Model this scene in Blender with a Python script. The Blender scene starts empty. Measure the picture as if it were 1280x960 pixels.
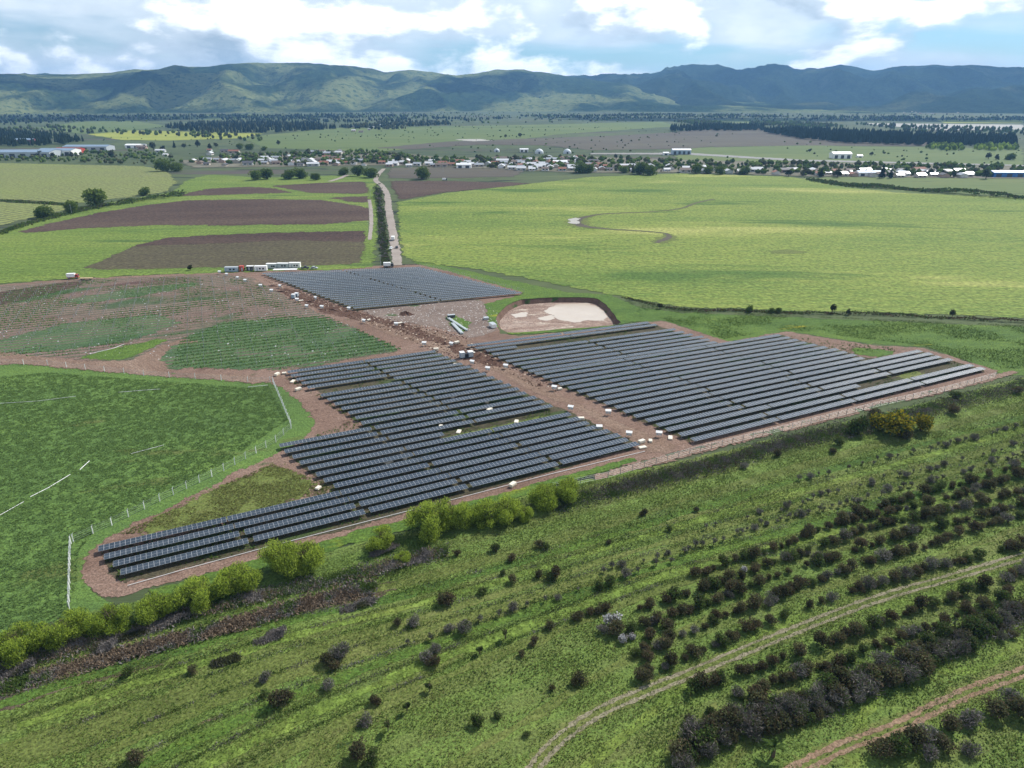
import bpy, bmesh, math, random
import numpy as np
from mathutils import Vector, geometry

random.seed(7)
RNG = np.random.default_rng(11)
SC = bpy.context.scene
COL = SC.collection
PI = math.pi
rad = math.radians

# ------------------------------------------------------------------ camera, sky, sun, exposure
H = 102.0                       # drone height above the plain, metres
FPX = 900.0                     # focal length in photo pixels (1280 wide)
HORIZON = 119.0                 # photo row of the horizon
PITCH = math.atan((480.0 - HORIZON) / FPX)
cam = bpy.data.cameras.new('camera')
cam.sensor_width = 36.0
cam.lens = FPX / 1280.0 * 36.0
cam.clip_start = 0.5
cam.clip_end = 60000.0
cam_o = bpy.data.objects.new('camera', cam)
COL.objects.link(cam_o)
cam_o.location = (0, 0, H)
cam_o.rotation_euler = (PI / 2 - PITCH, 0, 0)
SC.camera = cam_o

SUN_AZ = rad(44.0)              # to the right of the view direction (+Y)
SUN_EL = rad(43.0)
SUN_DIR = Vector((math.sin(SUN_AZ) * math.cos(SUN_EL), math.cos(SUN_AZ) * math.cos(SUN_EL), math.sin(SUN_EL)))
sun = bpy.data.lights.new('sun', 'SUN')
sun.energy = 5.0
sun.angle = rad(0.6)
sun.color = (1.0, 0.955, 0.88)
sun_o = bpy.data.objects.new('sun', sun)
COL.objects.link(sun_o)
sun_o.rotation_euler = SUN_DIR.to_track_quat('Z', 'Y').to_euler()

SC.view_settings.view_transform = 'Standard'
SC.view_settings.look = 'None'
SC.view_settings.exposure = 0.28
SC.view_settings.gamma = 1.0
SC.view_settings.use_curve_mapping = False
SC.render.engine = 'CYCLES'
SC.cycles.max_bounces = 5
SC.cycles.diffuse_bounces = 2
SC.cycles.glossy_bounces = 2
SC.cycles.transmission_bounces = 2
SC.cycles.volume_bounces = 0
SC.cycles.transparent_max_bounces = 10
SC.cycles.caustics_reflective = False
SC.cycles.caustics_refractive = False


class NT:
    """tiny wrapper that adds and links shader nodes"""
    def __init__(s, tree):
        s.t = tree
        s.t.nodes.clear()

    def n(s, kind, _p=None, **kw):
        nd = s.t.nodes.new('ShaderNode' + kind)
        for k, v in (_p or {}).items():
            setattr(nd, k, v)
        for k, v in kw.items():
            k = int(k[1:]) if k[0] == 'i' and k[1:].isdigit() else k.replace('_', ' ')
            s.set(nd.inputs[k], v)
        return nd

    def set(s, sock, v):
        if isinstance(v, bpy.types.NodeSocket):
            s.t.links.new(v, sock)
        elif isinstance(v, (tuple, list)) and len(v) == 3 and sock.type == 'RGBA':
            sock.default_value = (v[0], v[1], v[2], 1.0)
        else:
            sock.default_value = v

    def math(s, op, a, b=0.0, c=None, clamp=False):
        nd = s.n('Math', {'operation': op, 'use_clamp': clamp}, i0=a, i1=b)
        if c is not None:
            s.set(nd.inputs[2], c)
        return nd.outputs[0]

    def mix(s, f, a, b, blend='MIX'):
        nd = s.t.nodes.new('ShaderNodeMix')
        nd.data_type = 'RGBA'
        nd.blend_type = blend
        s.set(nd.inputs[0], f)
        s.set(nd.inputs[6], a)
        s.set(nd.inputs[7], b)
        return nd.outputs[2]

    def ramp(s, f, stops, interp='LINEAR'):
        nd = s.n('ValToRGB', Fac=f)
        cr = nd.color_ramp
        cr.interpolation = interp
        while len(cr.elements) < len(stops):
            cr.elements.new(0.5)
        for e, (p, c) in zip(cr.elements, stops):
            e.position = p
            e.color = (c, c, c, 1) if not isinstance(c, (tuple, list)) else (c[0], c[1], c[2], 1)
        return nd.outputs[0]

    def smooth(s, v, lo, hi):
        nd = s.n('MapRange', {'interpolation_type': 'SMOOTHSTEP'}, i0=v, i1=lo, i2=hi)
        return nd.outputs[0]

    def noise(s, vec, scale, detail=4.0, rough=0.55, dist=0.0):
        nd = s.n('TexNoise', Vector=vec, Scale=scale, Detail=detail, Roughness=rough, Distortion=dist)
        return nd.outputs[0]


# ---- world: Nishita sky with procedural broken cloud
world = bpy.data.worlds.new('World')
SC.world = world
world.use_nodes = True
w = NT(world.node_tree)
sky = w.n('TexSky', {'sky_type': 'NISHITA', 'sun_disc': False})
sky.sun_elevation = SUN_EL
sky.sun_rotation = SUN_AZ
sky.altitude = 100
sky.air_density = 1.0
sky.dust_density = 0.15
sky.ozone_density = 1.5
tc = w.n('TexCoord')
sep = w.n('SeparateXYZ', Vector=tc.outputs['Generated'])
dx, dy, dz = sep.outputs
# cumulus with vertical build up: denser towards the horizon, where one looks along the cloud field
far_ = w.math('SUBTRACT', 1.0, w.math('MULTIPLY', w.smooth(dz, 0.26, 0.6), 0.85))
cv2 = w.n('CombineXYZ', X=w.math('MULTIPLY', dx, 7.5), Y=w.math('MULTIPLY', dy, 7.5), Z=w.math('MULTIPLY', dz, 17.0)).outputs[0]
n_cum = w.noise(cv2, 0.8, 9.0, 0.54, 0.12)
n_lit = w.noise(w.n('VectorMath', {'operation': 'ADD'}, i0=cv2, i1=(0.2, 0.0, 0.42)).outputs[0], 0.8, 9.0, 0.54, 0.12)
# thin high sheet, streaked
cv1 = w.n('CombineXYZ', X=w.math('MULTIPLY', dx, 2.6), Y=w.math('MULTIPLY', dy, 2.6), Z=w.math('MULTIPLY', dz, 17.0)).outputs[0]
n_sheet = w.noise(cv1, 1.0, 5.0, 0.5, 0.3)
sheet_a = w.math('MULTIPLY', w.smooth(w.math('ADD', n_sheet, w.math('MULTIPLY', w.smooth(dz, 0.04, 0.12), 0.34)), 0.40, 0.62), w.math('MULTIPLY', far_, 0.92))
cum_a = w.math('MULTIPLY', w.smooth(n_cum, 0.44, 0.545), far_)
relief = w.math('MULTIPLY', w.math('SUBTRACT', n_cum, n_lit), 4.2)
cum_b = w.math('ADD', w.math('ADD', 0.55, relief), w.math('MULTIPLY', w.smooth(n_cum, 0.48, 0.7), 0.12), clamp=True)
cum_col = w.ramp(cum_b, [(0.0, (5.4, 6.8, 8.2)), (0.4, (9.2, 10.4, 11.6)), (0.7, (16.0, 16.4, 16.6)), (1.0, (20.5, 20.2, 19.6))])
sheet_col = w.ramp(n_cum, [(0.3, (12.6, 13.4, 14.0)), (0.42, (10.2, 11.4, 12.4)), (0.6, (7.0, 8.4, 9.8))])
blue = w.mix(1.0, sky.outputs[0], (0.72, 0.98, 1.22), 'MULTIPLY')
c1 = w.mix(sheet_a, blue, sheet_col)
c2 = w.mix(w.math('MULTIPLY', cum_a, 0.94), c1, cum_col)
bg = w.n('Background', Color=c2, Strength=0.074)
w.t.links.new(bg.outputs[0], w.n('OutputWorld').inputs['Surface'])


# ------------------------------------------------------------------ helpers
SP, CP = math.sin(PITCH), math.cos(PITCH)


def G(x, y, z=0.0):
    """photo pixel -> point on the level plane at height z"""
    u = (x - 640.0) / FPX
    v = (y - 480.0) / FPX
    t = (H - z) / (SP + v * CP)
    return Vector((u * t, (CP - v * SP) * t, z))


def PX(p):
    """point -> photo pixel"""
    X, Y, Z = p[0], p[1], p[2] - H
    d = Y * CP - Z * SP
    return 640 + FPX * X / d, 480 + FPX * (-(Z * CP) - Y * SP) / d


def mpp(x, y):
    """metres that one photo pixel covers across, on the ground there"""
    v = (y - 480.0) / FPX
    return H / (SP + v * CP) / FPX


ONES = 'zeroth first second third fourth fifth sixth seventh eighth ninth tenth eleventh twelfth thirteenth fourteenth fifteenth sixteenth seventeenth eighteenth nineteenth'.split()
TENS = [None, None, 'twenty', 'thirty', 'forty', 'fifty', 'sixty', 'seventy', 'eighty', 'ninety']


def nth(n):
    if n < 20:
        return ONES[n]
    if n < 100:
        t, o = divmod(n, 10)
        return (TENS[t][:-1] + 'ieth') if o == 0 else TENS[t] + '-' + ONES[o]
    h, r = divmod(n, 100)
    pre = {1: 'one-hundred', 2: 'two-hundred', 3: 'three-hundred'}[h]
    return pre + 'th' if r == 0 else pre + '-and-' + nth(r)


def tag(o, label=None, cat=None, group=None, kind=None):
    if label:
        o['label'] = label
    if cat:
        o['category'] = cat
    if group:
        o['group'] = group
    if kind:
        o['kind'] = kind
    return o


def mk(name, mesh, parent=None, loc=(0, 0, 0), rz=0.0, scale=None):
    o = bpy.data.objects.new(name, mesh)
    COL.objects.link(o)
    o.location = loc
    o.rotation_euler = (0, 0, rz)
    if scale is not None:
        o.scale = (scale, scale, scale) if not isinstance(scale, (tuple, list)) else scale
    if parent is not None:
        o.parent = parent
    return o


def np_mesh(name, V, F, mats=(), mi=None, smooth=False):
    """mesh from numpy arrays; F is (n,3) or (n,4)"""
    V = np.asarray(V, dtype=np.float32)
    F = np.asarray(F, dtype=np.int32)
    k = F.shape[1]
    me = bpy.data.meshes.new(name)
    me.vertices.add(len(V))
    me.vertices.foreach_set('co', V.ravel())
    me.loops.add(F.size)
    me.loops.foreach_set('vertex_index', F.ravel())
    me.polygons.add(len(F))
    me.polygons.foreach_set('loop_start', np.arange(0, F.size, k, dtype=np.int32))
    if mi is not None:
        me.polygons.foreach_set('material_index', np.asarray(mi, dtype=np.int32))
    me.update(calc_edges=True)
    me.validate()
    for m in (mats if isinstance(mats, (list, tuple)) else [mats]):
        me.materials.append(m)
    me.polygons.foreach_set('use_smooth', np.full(len(F), smooth))
    return me


class B:
    """collects boxes, tubes and prisms for one mesh"""
    def __init__(s):
        s.v, s.f, s.m = [], [], []

    def face(s, pts, m=0):
        i = len(s.v)
        s.v += [tuple(p) for p in pts]
        s.f.append(tuple(range(i, i + len(pts))))
        s.m.append(m)

    def box(s, x0, x1, y0, y1, z0, z1, m=0, M=None):
        c = [(x0, y0, z0), (x1, y0, z0), (x1, y1, z0), (x0, y1, z0), (x0, y0, z1), (x1, y0, z1), (x1, y1, z1), (x0, y1, z1)]
        if M is not None:
            c = [tuple(M @ Vector(p)) for p in c]
        i = len(s.v)
        s.v += c
        for q in ((0, 3, 2, 1), (4, 5, 6, 7), (0, 1, 5, 4), (1, 2, 6, 5), (2, 3, 7, 6), (3, 0, 4, 7)):
            s.f.append(tuple(i + a for a in q))
            s.m.append(m)
        return s

    def tube(s, a, b, r0, r1=None, n=6, m=0, cap=True):
        a, b = Vector(a), Vector(b)
        r1 = r0 if r1 is None else r1
        d = (b - a).normalized()
        e = d.orthogonal().normalized()
        g = d.cross(e)
        i = len(s.v)
        for p, r in ((a, r0), (b, r1)):
            for k in range(n):
                t = 2 * PI * k / n
                s.v.append(tuple(p + e * (r * math.cos(t)) + g * (r * math.sin(t))))
        for k in range(n):
            k2 = (k + 1) % n
            s.f.append((i + k, i + k2, i + n + k2, i + n + k))
            s.m.append(m)
        if cap:
            s.f.append(tuple(i + n + k for k in range(n)))
            s.m.append(m)
            s.f.append(tuple(i + n - 1 - k for k in range(n)))
            s.m.append(m)
        return s

    def lathe(s, prof, n=12, m=0, c=(0, 0)):
        i = len(s.v)
        for r, z in prof:
            for k in range(n):
                t = 2 * PI * k / n
                s.v.append((c[0] + r * math.cos(t), c[1] + r * math.sin(t), z))
        for j in range(len(prof) - 1):
            for k in range(n):
                k2 = (k + 1) % n
                s.f.append((i + j * n + k, i + j * n + k2, i + (j + 1) * n + k2, i + (j + 1) * n + k))
                s.m.append(m)
        s.f.append(tuple(i + (len(prof) - 1) * n + k for k in range(n)))
        s.m.append(m)
        return s

    def mesh(s, name, mats, smooth=False):
        me = bpy.data.meshes.new(name)
        me.from_pydata(s.v, [], s.f)
        for mm in (mats if isinstance(mats, (list, tuple)) else [mats]):
            me.materials.append(mm)
        me.polygons.foreach_set('material_index', s.m)
        me.polygons.foreach_set('use_smooth', [smooth] * len(s.f))
        me.update()
        return me


def inside(P, poly):
    """vectorised point in polygon; P (n,2), poly (m,2)"""
    x, y = P[:, 0], P[:, 1]
    r = np.zeros(len(P), bool)
    poly = np.asarray(poly)
    j = len(poly) - 1
    for i in range(len(poly)):
        xi, yi = poly[i]
        xj, yj = poly[j]
        c = ((yi > y) != (yj > y)) & (x < (xj - xi) * (y - yi) / (yj - yi + 1e-12) + xi)
        r ^= c
        j = i
    return r


def scatter(poly, n, rng=RNG):
    """n random points in a world polygon (list of xy)"""
    poly = np.asarray([(p[0], p[1]) for p in poly])
    lo, hi = poly.min(0), poly.max(0)
    out = np.zeros((0, 2))
    while len(out) < n:
        P = lo + rng.random((int(n * 1.5) + 50, 2)) * (hi - lo)
        out = np.vstack([out, P[inside(P, poly)]])
    return out[:n]


def area(poly):
    p = np.asarray([(q[0], q[1]) for q in poly])
    x, y = p[:, 0], p[:, 1]
    return abs(np.dot(x, np.roll(y, 1)) - np.dot(y, np.roll(x, 1))) / 2


def W(pts):
    return [G(*p).xy for p in pts]


def resample(pts, step, closed=True):
    pts = [Vector((p[0], p[1])) for p in pts]
    out = []
    n = len(pts)
    for i in range(n if closed else n - 1):
        a, b = pts[i], pts[(i + 1) % n]
        k = max(1, int((b - a).length / step))
        for j in range(k):
            out.append(a.lerp(b, j / k))
    if not closed:
        out.append(pts[-1])
    return out


def curve(pts, per=10):
    """Catmull-Rom through open points"""
    P = [Vector(p) for p in pts]
    P = [P[0] * 2 - P[1]] + P + [P[-1] * 2 - P[-2]]
    out = []
    for i in range(1, len(P) - 2):
        p0, p1, p2, p3 = P[i - 1:i + 3]
        for j in range(per):
            t = j / per
            out.append(0.5 * ((2 * p1) + (p2 - p0) * t + (2 * p0 - 5 * p1 + 4 * p2 - p3) * t * t + (3 * p1 - p0 - 3 * p2 + p3) * t ** 3))
    out.append(P[-2])
    return out


def rag(pts, amp, step):
    """ragged outline: sub-divide and push about with smooth random steps"""
    from mathutils import noise as mn
    out = []
    for p in resample(pts, step):
        q = Vector((p.x / (step * 3.5), p.y / (step * 3.5), 3.3))
        d = mn.noise_vector(q) + mn.noise_vector(q * 2.7) * 0.6
        out.append(Vector((p.x + d.x * amp, p.y + d.y * amp)))
    return out


def rim_attr(me, vals):
    at = me.attributes.new('rim', 'FLOAT', 'POINT')
    at.data.foreach_set('value', np.asarray(vals, dtype=np.float32))


def seg_dist(P, poly):
    """distance of points (n,2) to a closed outline (m,2)"""
    A = np.asarray(poly, float)
    Bq = np.roll(A, -1, 0)
    best = np.full(len(P), 1e9)
    for a, b in zip(A, Bq):
        ab = b - a
        t = np.clip(((P - a) @ ab) / (ab @ ab + 1e-9), 0, 1)
        best = np.minimum(best, np.hypot(*(P - (a + t[:, None] * ab)).T))
    return best


def sheet(name, pts_world, z, mat, kind='structure', hole=None, feather=0.0):
    """flat ground cover; its rim attribute runs 1..0 over the feather width so the cover thins out at its edge"""
    A = np.array([(p[0], p[1]) for p in pts_world], float)
    if feather <= 0 and hole is None:
        V, T, rim = A, [tuple(range(len(A)))], None
    else:
        pts = [Vector(p) for p in A]
        n = len(pts)
        edges = [(i, (i + 1) % n) for i in range(n)]
        if feather > 0:
            d = np.roll(A, -1, 0) - np.roll(A, 1, 0)
            d /= np.linalg.norm(d, axis=1)[:, None] + 1e-9
            nr = np.stack([-d[:, 1], d[:, 0]], 1)
            C = np.vstack([A + nr * feather, A - nr * feather])
            C = C[inside(C, A)]
            C = C[seg_dist(C, A) > feather * 0.9]
            pts += [Vector(p) for p in C]
        if hole is not None:
            k = len(pts)
            pts += [Vector((p[0], p[1])) for p in hole]
            edges += [(k + i, k + (i + 1) % len(hole)) for i in range(len(hole))]
        r = geometry.delaunay_2d_cdt(pts, edges, [], 0, 1e-4)
        V = np.array([(p.x, p.y) for p in r[0]])
        T = np.array([t for t in r[2] if len(t) == 3])
        ctr = V[T].mean(1)
        ok = inside(ctr, A)
        if hole is not None:
            ok &= ~inside(ctr, np.array([(p[0], p[1]) for p in hole]))
        T = T[ok].tolist()
        rim = np.clip(1 - seg_dist(V, A) / feather, 0, 1) if feather > 0 else None
    me = bpy.data.meshes.new(name)
    me.from_pydata([(p[0], p[1], z) for p in V], [], T)
    if rim is not None:
        rim_attr(me, rim)
    me.update()
    if sum(p.normal.z for p in me.polygons) < 0:
        me.flip_normals()
    me.materials.append(mat)
    return tag(mk(name, me), kind=kind)


def strip(pts, width, z, mat, name, kind='structure', wob=0.0):
    """a ribbon along an open world path; width may be a list"""
    P = [Vector((p[0], p[1])) for p in pts]
    v, f, rim = [], [], []
    for i, p in enumerate(P):
        d = (P[min(i + 1, len(P) - 1)] - P[max(i - 1, 0)]).normalized()
        nrm = Vector((-d.y, d.x))
        wd = (width[i] if isinstance(width, (list, tuple)) else width) / 2
        l, r = 1 + wob * random.uniform(-1, 1), 1 + wob * random.uniform(-1, 1)
        for k in (1.25 * l, 0.6 * l, -0.6 * r, -1.25 * r):
            q = p + nrm * wd * k
            v.append((q.x, q.y, z))
        rim += [1, 0, 0, 1]
    for i in range(len(P) - 1):
        for k in range(3):
            f.append((4 * i + k, 4 * i + k + 1, 4 * i + 5 + k, 4 * i + 4 + k))
    me = bpy.data.meshes.new(name)
    me.from_pydata(v, [], f)
    rim_attr(me, rim)
    me.update()
    if me.polygons[0].normal.z < 0:
        me.flip_normals()
    me.materials.append(mat)
    o = mk(name, me)
    return tag(o, kind=kind) if kind else o


# ------------------------------------------------------------------ materials
def new_mat(name):
    m = bpy.data.materials.new(name)
    m.use_nodes = True
    return m, NT(m.node_tree)


def ground_mat(name, ramp, big=30.0, small=2.0, angle=0.0, stretch=1.0, rows=None, spots=None, bump=0.25, rough=0.95, mixs=0.45, fine=None):
    """ground cover: ramp over broad + small noise, optional sown rows (angle, period, strength, colour) and spots (colour, scale, threshold)"""
    m, t = new_mat(name)
    co = t.n('TexCoord').outputs['Object']
    mp = t.n('Mapping', {'vector_type': 'TEXTURE'}, Vector=co, Rotation=(0, 0, rad(angle)), Scale=(stretch, 1, 1)).outputs[0]
    nb = t.noise(mp, 1.0 / big, 4.0, 0.6, 0.3)
    ns = t.noise(mp, 1.0 / small, 5.0, 0.65)
    f = t.math('ADD', t.math('MULTIPLY', nb, 1.0 - mixs), t.math('MULTIPLY', ns, mixs))
    f = t.math('ADD', t.math('MULTIPLY', t.math('SUBTRACT', f, 0.5), 2.1), 0.5, clamp=True)
    col = t.ramp(f, ramp)
    h = ns
    if spots:
        for sc_, s_, th in spots:
            sp = t.noise(mp, 1.0 / s_, 4.0, 0.6, 0.4)
            col = t.mix(t.smooth(sp, th, th + 0.09), col, sc_)
    if rows:
        ra, per, strg, rc = rows
        r2 = t.n('Mapping', {'vector_type': 'TEXTURE'}, Vector=co, Rotation=(0, 0, rad(ra))).outputs[0]
        wv = t.n('TexWave', {'wave_type': 'BANDS', 'bands_direction': 'Y'}, Vector=r2, Scale=2 * PI / per / 20.0, Distortion=1.2, Detail=2.0, Detail_Scale=1.5)
        wf = t.math('MULTIPLY', t.smooth(wv.outputs[1], 0.45, 0.75), t.math('MULTIPLY', t.smooth(nb, 0.3, 0.6), strg))
        col = t.mix(wf, col, rc)
        h = t.math('ADD', ns, t.math('MULTIPLY', wv.outputs[1], 0.5))
    if fine:
        fn = t.noise(co, 1.0 / fine, 3.0, 0.7)
        col = t.mix(1.0, col, t.ramp(fn, [(0.25, 0.38), (0.5, 0.95), (0.75, 1.62)]), 'MULTIPLY')
        h = t.math('ADD', h, fn)
    b = t.n('Bump', Strength=bump, Distance=small * 0.25, Height=h)
    p = t.n('BsdfPrincipled', Base_Color=col, Roughness=rough, Normal=b.outputs[0])
    p.inputs['Specular IOR Level'].default_value = 0.15
    rim = t.n('Attribute', {'attribute_name': 'rim'}).outputs['Fac']
    en = t.math('ADD', t.math('MULTIPLY', t.noise(co, 1.0 / (small * 1.3), 4.0, 0.6), 0.6), t.math('MULTIPLY', t.noise(co, 0.3 / small, 2.0, 0.5), 0.5))
    gone = t.smooth(t.math('ADD', rim, t.math('MULTIPLY', t.math('SUBTRACT', en, 0.55), t.math('MULTIPLY', t.smooth(rim, 0.0, 0.25), 2.2))), 0.48, 0.6)
    ms = t.n('MixShader', i0=gone, i1=p.outputs[0], i2=t.n('BsdfTransparent').outputs[0])
    t.t.links.new(ms.outputs[0], t.n('OutputMaterial').inputs[0])
    return m


def leaf_mat(name, c_dark, c_light, trans=0.3, var=0.5, up=0.0):
    """leaves: colour varies from leaf to leaf and from plant to plant"""
    m, t = new_mat(name)
    geo = t.n('NewGeometry')
    oi = t.n('ObjectInfo')
    r = t.math('ADD', t.math('MULTIPLY', geo.outputs['Random Per Island'], 1.0 - var), t.math('MULTIPLY', oi.outputs['Random'], var))
    col = t.mix(r, c_dark, c_light)
    nrm = geo.outputs['Normal']
    if up:                      # dense sward: blades share the light of the whole surface
        vm = t.n('VectorMath', {'operation': 'SCALE'}, i0=nrm)
        vm.inputs['Scale'].default_value = 1.0 - up
        nrm = t.n('VectorMath', {'operation': 'NORMALIZE'}, i0=t.n('VectorMath', {'operation': 'ADD'}, i0=vm.outputs[0], i1=(0.0, 0.0, up)).outputs[0]).outputs[0]
    d = t.n('BsdfDiffuse', Color=col, Normal=nrm)
    tr = t.n('BsdfTranslucent', Color=t.mix(0.5, col, c_light))
    mx = t.n('MixShader', i0=trans, i1=d.outputs[0], i2=tr.outputs[0])
    t.t.links.new(mx.outputs[0], t.n('OutputMaterial').inputs[0])
    return m


def plain_mat(name, col, rough=0.6, metal=0.0, dirt=0.25, scale=1.5, dcol=None, spec=0.4):
    m, t = new_mat(name)
    co = t.n('TexCoord').outputs['Object']
    n1 = t.noise(co, scale, 5.0, 0.65)
    dc = dcol or tuple(c * 0.55 for c in col)
    c = t.mix(t.math('MULTIPLY', t.smooth(n1, 0.42, 0.75), dirt), col, dc)
    p = t.n('BsdfPrincipled', Base_Color=c, Roughness=rough, Metallic=metal)
    p.inputs['Specular IOR Level'].default_value = spec
    t.t.links.new(p.outputs[0], t.n('OutputMaterial').inputs[0])
    return m


def tint_mat(name, cols, rough=0.8, dirt=0.35):
    """one paint out of several, picked per object"""
    m, t = new_mat(name)
    oi = t.n('ObjectInfo')
    co = t.n('TexCoord').outputs['Object']
    c = t.ramp(oi.outputs['Random'], [(i / len(cols), k) for i, k in enumerate(cols)], 'CONSTANT')
    n1 = t.noise(co, 0.6, 5.0, 0.65)
    c = t.mix(t.math('MULTIPLY', t.smooth(n1, 0.45, 0.75), dirt), c, (0.12, 0.1, 0.09))
    p = t.n('BsdfPrincipled', Base_Color=c, Roughness=rough)
    t.t.links.new(p.outputs[0], t.n('OutputMaterial').inputs[0])
    return m

# ------------------------------------------------------------------ the setting: ground, fields, tracks, pit, hills
ROWANG = 24.0
GREEN = ground_mat('meadow', [(0.0, (0.065, 0.1, 0.025)), (0.4, (0.112, 0.17, 0.038)), (0.7, (0.15, 0.205, 0.046)), (1.0, (0.2, 0.215, 0.075))], 26, 1.6, ROWANG, 4.5, spots=[((0.13, 0.1, 0.06), 7.0, 0.66), ((0.04, 0.07, 0.02), 6.0, 0.62)], rows=(ROWANG + 2, 8.5, 0.55, (0.125, 0.135, 0.045)), bump=0.7, fine=0.5)
PLAIN = ground_mat('plain_scrub', [(0.0, (0.025, 0.038, 0.022)), (0.4, (0.06, 0.082, 0.036)), (0.7, (0.09, 0.115, 0.045)), (1.0, (0.11, 0.1, 0.065))], 260, 14, 4, 4.0, spots=[((0.018, 0.028, 0.018), 22, 0.56), ((0.085, 0.07, 0.06), 160, 0.58)], bump=0.3)
YELLOW = ground_mat('canola_field', [(0.0, (0.075, 0.135, 0.024)), (0.35, (0.125, 0.185, 0.036)), (0.65, (0.195, 0.24, 0.05)), (1.0, (0.32, 0.335, 0.09))], 75, 3.0, -4, 4.5, spots=[((0.3, 0.315, 0.09), 75, 0.58), ((0.072, 0.132, 0.024), 55, 0.57), ((0.18, 0.175, 0.055), 30, 0.68)], bump=0.7, mixs=0.55, fine=2.6)
SOIL = ground_mat('red_soil', [(0.0, (0.12, 0.072, 0.052)), (0.5, (0.2, 0.13, 0.098)), (1.0, (0.29, 0.205, 0.16))], 22, 1.6, ROWANG, 2.2, spots=[((0.105, 0.06, 0.043), 7.0, 0.62), ((0.055, 0.085, 0.028), 13.0, 0.66)], bump=0.5, fine=0.5)
LANE = ground_mat('lane_soil', [(0.0, (0.13, 0.078, 0.055)), (0.5, (0.205, 0.138, 0.1)), (1.0, (0.3, 0.22, 0.165))], 12, 1.0, -42, 6.0, spots=[((0.1, 0.05, 0.035), 5.0, 0.64)], bump=0.5, fine=0.6)
WETSOIL = ground_mat('dug_soil', [(0.0, (0.05, 0.026, 0.018)), (0.5, (0.1, 0.055, 0.038)), (1.0, (0.2, 0.13, 0.095))], 5, 1.1, 0, 1.0, bump=0.8, fine=0.5)
PLOUGH = ground_mat('ploughed_soil', [(0.0, (0.04, 0.024, 0.019)), (0.5, (0.07, 0.043, 0.034)), (1.0, (0.12, 0.082, 0.058))], 70, 3.0, 6, 6.0, rows=(8, 5.0, 0.45, (0.12, 0.095, 0.065)), spots=[((0.11, 0.1, 0.05), 60, 0.66)], bump=0.6, fine=2.6)
PLOUGH2 = ground_mat('weedy_plough', [(0.0, (0.055, 0.04, 0.03)), (0.5, (0.09, 0.08, 0.042)), (1.0, (0.135, 0.13, 0.052))], 50, 3.0, 6, 6.0, rows=(8, 4.0, 0.55, (0.06, 0.04, 0.034)), bump=0.5, fine=2.4)
STRIPG = ground_mat('green_strip', [(0.0, (0.07, 0.12, 0.025)), (0.5, (0.13, 0.19, 0.035)), (1.0, (0.22, 0.25, 0.06))], 60, 4.0, 4, 6.0, spots=[((0.075, 0.13, 0.028), 30, 0.58)], bump=0.5, fine=2.2)
PALEROW = ground_mat('pale_row_crop', [(0.0, (0.13, 0.17, 0.045)), (0.5, (0.2, 0.225, 0.07)), (1.0, (0.28, 0.28, 0.1))], 90, 5, 0, 2.0, rows=(72, 11.0, 0.9, (0.1, 0.12, 0.055)), bump=0.3, fine=3.0)
LEFTG = ground_mat('lush_field', [(0.0, (0.06, 0.1, 0.03)), (0.45, (0.088, 0.155, 0.038)), (0.75, (0.115, 0.19, 0.042)), (1.0, (0.155, 0.22, 0.05))], 30, 1.4, 12, 3.0, spots=[((0.105, 0.13, 0.036), 16, 0.6), ((0.12, 0.095, 0.06), 6, 0.72)], bump=0.7, fine=0.6)
CROPROW = ground_mat('weeds_between_piles', [(0.0, (0.04, 0.075, 0.034)), (0.5, (0.07, 0.125, 0.05)), (1.0, (0.11, 0.165, 0.062))], 18, 1.6, ROWANG, 3.0, rows=(ROWANG - 1.5, 4.25, 0.85, (0.13, 0.1, 0.08)), spots=[((0.15, 0.115, 0.095), 9, 0.64)], bump=0.5, fine=0.7)
PILESOIL = ground_mat('pile_yard_soil', [(0.0, (0.12, 0.078, 0.062)), (0.5, (0.182, 0.125, 0.1)), (1.0, (0.24, 0.18, 0.15))], 26, 2.0, ROWANG, 4.0, rows=(ROWANG - 1.5, 4.25, 0.8, (0.07, 0.09, 0.05)), spots=[((0.055, 0.095, 0.038), 34, 0.54), ((0.095, 0.055, 0.046), 30, 0.62)], bump=0.5, fine=0.7)
YARDSOIL = ground_mat('yard_soil', [(0.0, (0.13, 0.095, 0.078)), (0.5, (0.19, 0.145, 0.12)), (1.0, (0.26, 0.21, 0.18))], 14, 1.4, 0, 2.0, spots=[((0.06, 0.095, 0.035), 12, 0.64)], bump=0.5, fine=0.5)
MEADOW2 = ground_mat('flower_meadow', [(0.0, (0.035, 0.075, 0.018)), (0.45, (0.075, 0.135, 0.024)), (0.8, (0.12, 0.185, 0.03)), (1.0, (0.2, 0.22, 0.05))], 25, 1.8, 5, 3.0, spots=[((0.33, 0.31, 0.02), 22, 0.66)], bump=0.6, fine=0.7)
TRACK = ground_mat('track_earth', [(0.0, (0.15, 0.135, 0.08)), (0.5, (0.215, 0.19, 0.125)), (1.0, (0.28, 0.25, 0.18))], 8, 0.8, 0, 1.0, spots=[((0.1, 0.13, 0.04), 3.0, 0.66)], bump=0.3, fine=0.5)
TRACKRED = ground_mat('red_track_earth', [(0.0, (0.15, 0.095, 0.06)), (0.5, (0.23, 0.155, 0.1)), (1.0, (0.31, 0.23, 0.16))], 8, 0.8, 0, 1.0, spots=[((0.09, 0.11, 0.035), 3.0, 0.62)], bump=0.3, fine=0.5)
GRAVEL = ground_mat('road_gravel', [(0.0, (0.2, 0.17, 0.145)), (0.5, (0.3, 0.26, 0.225)), (1.0, (0.38, 0.34, 0.3))], 15, 1.5, 0, 1.0, bump=0.2)
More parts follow.
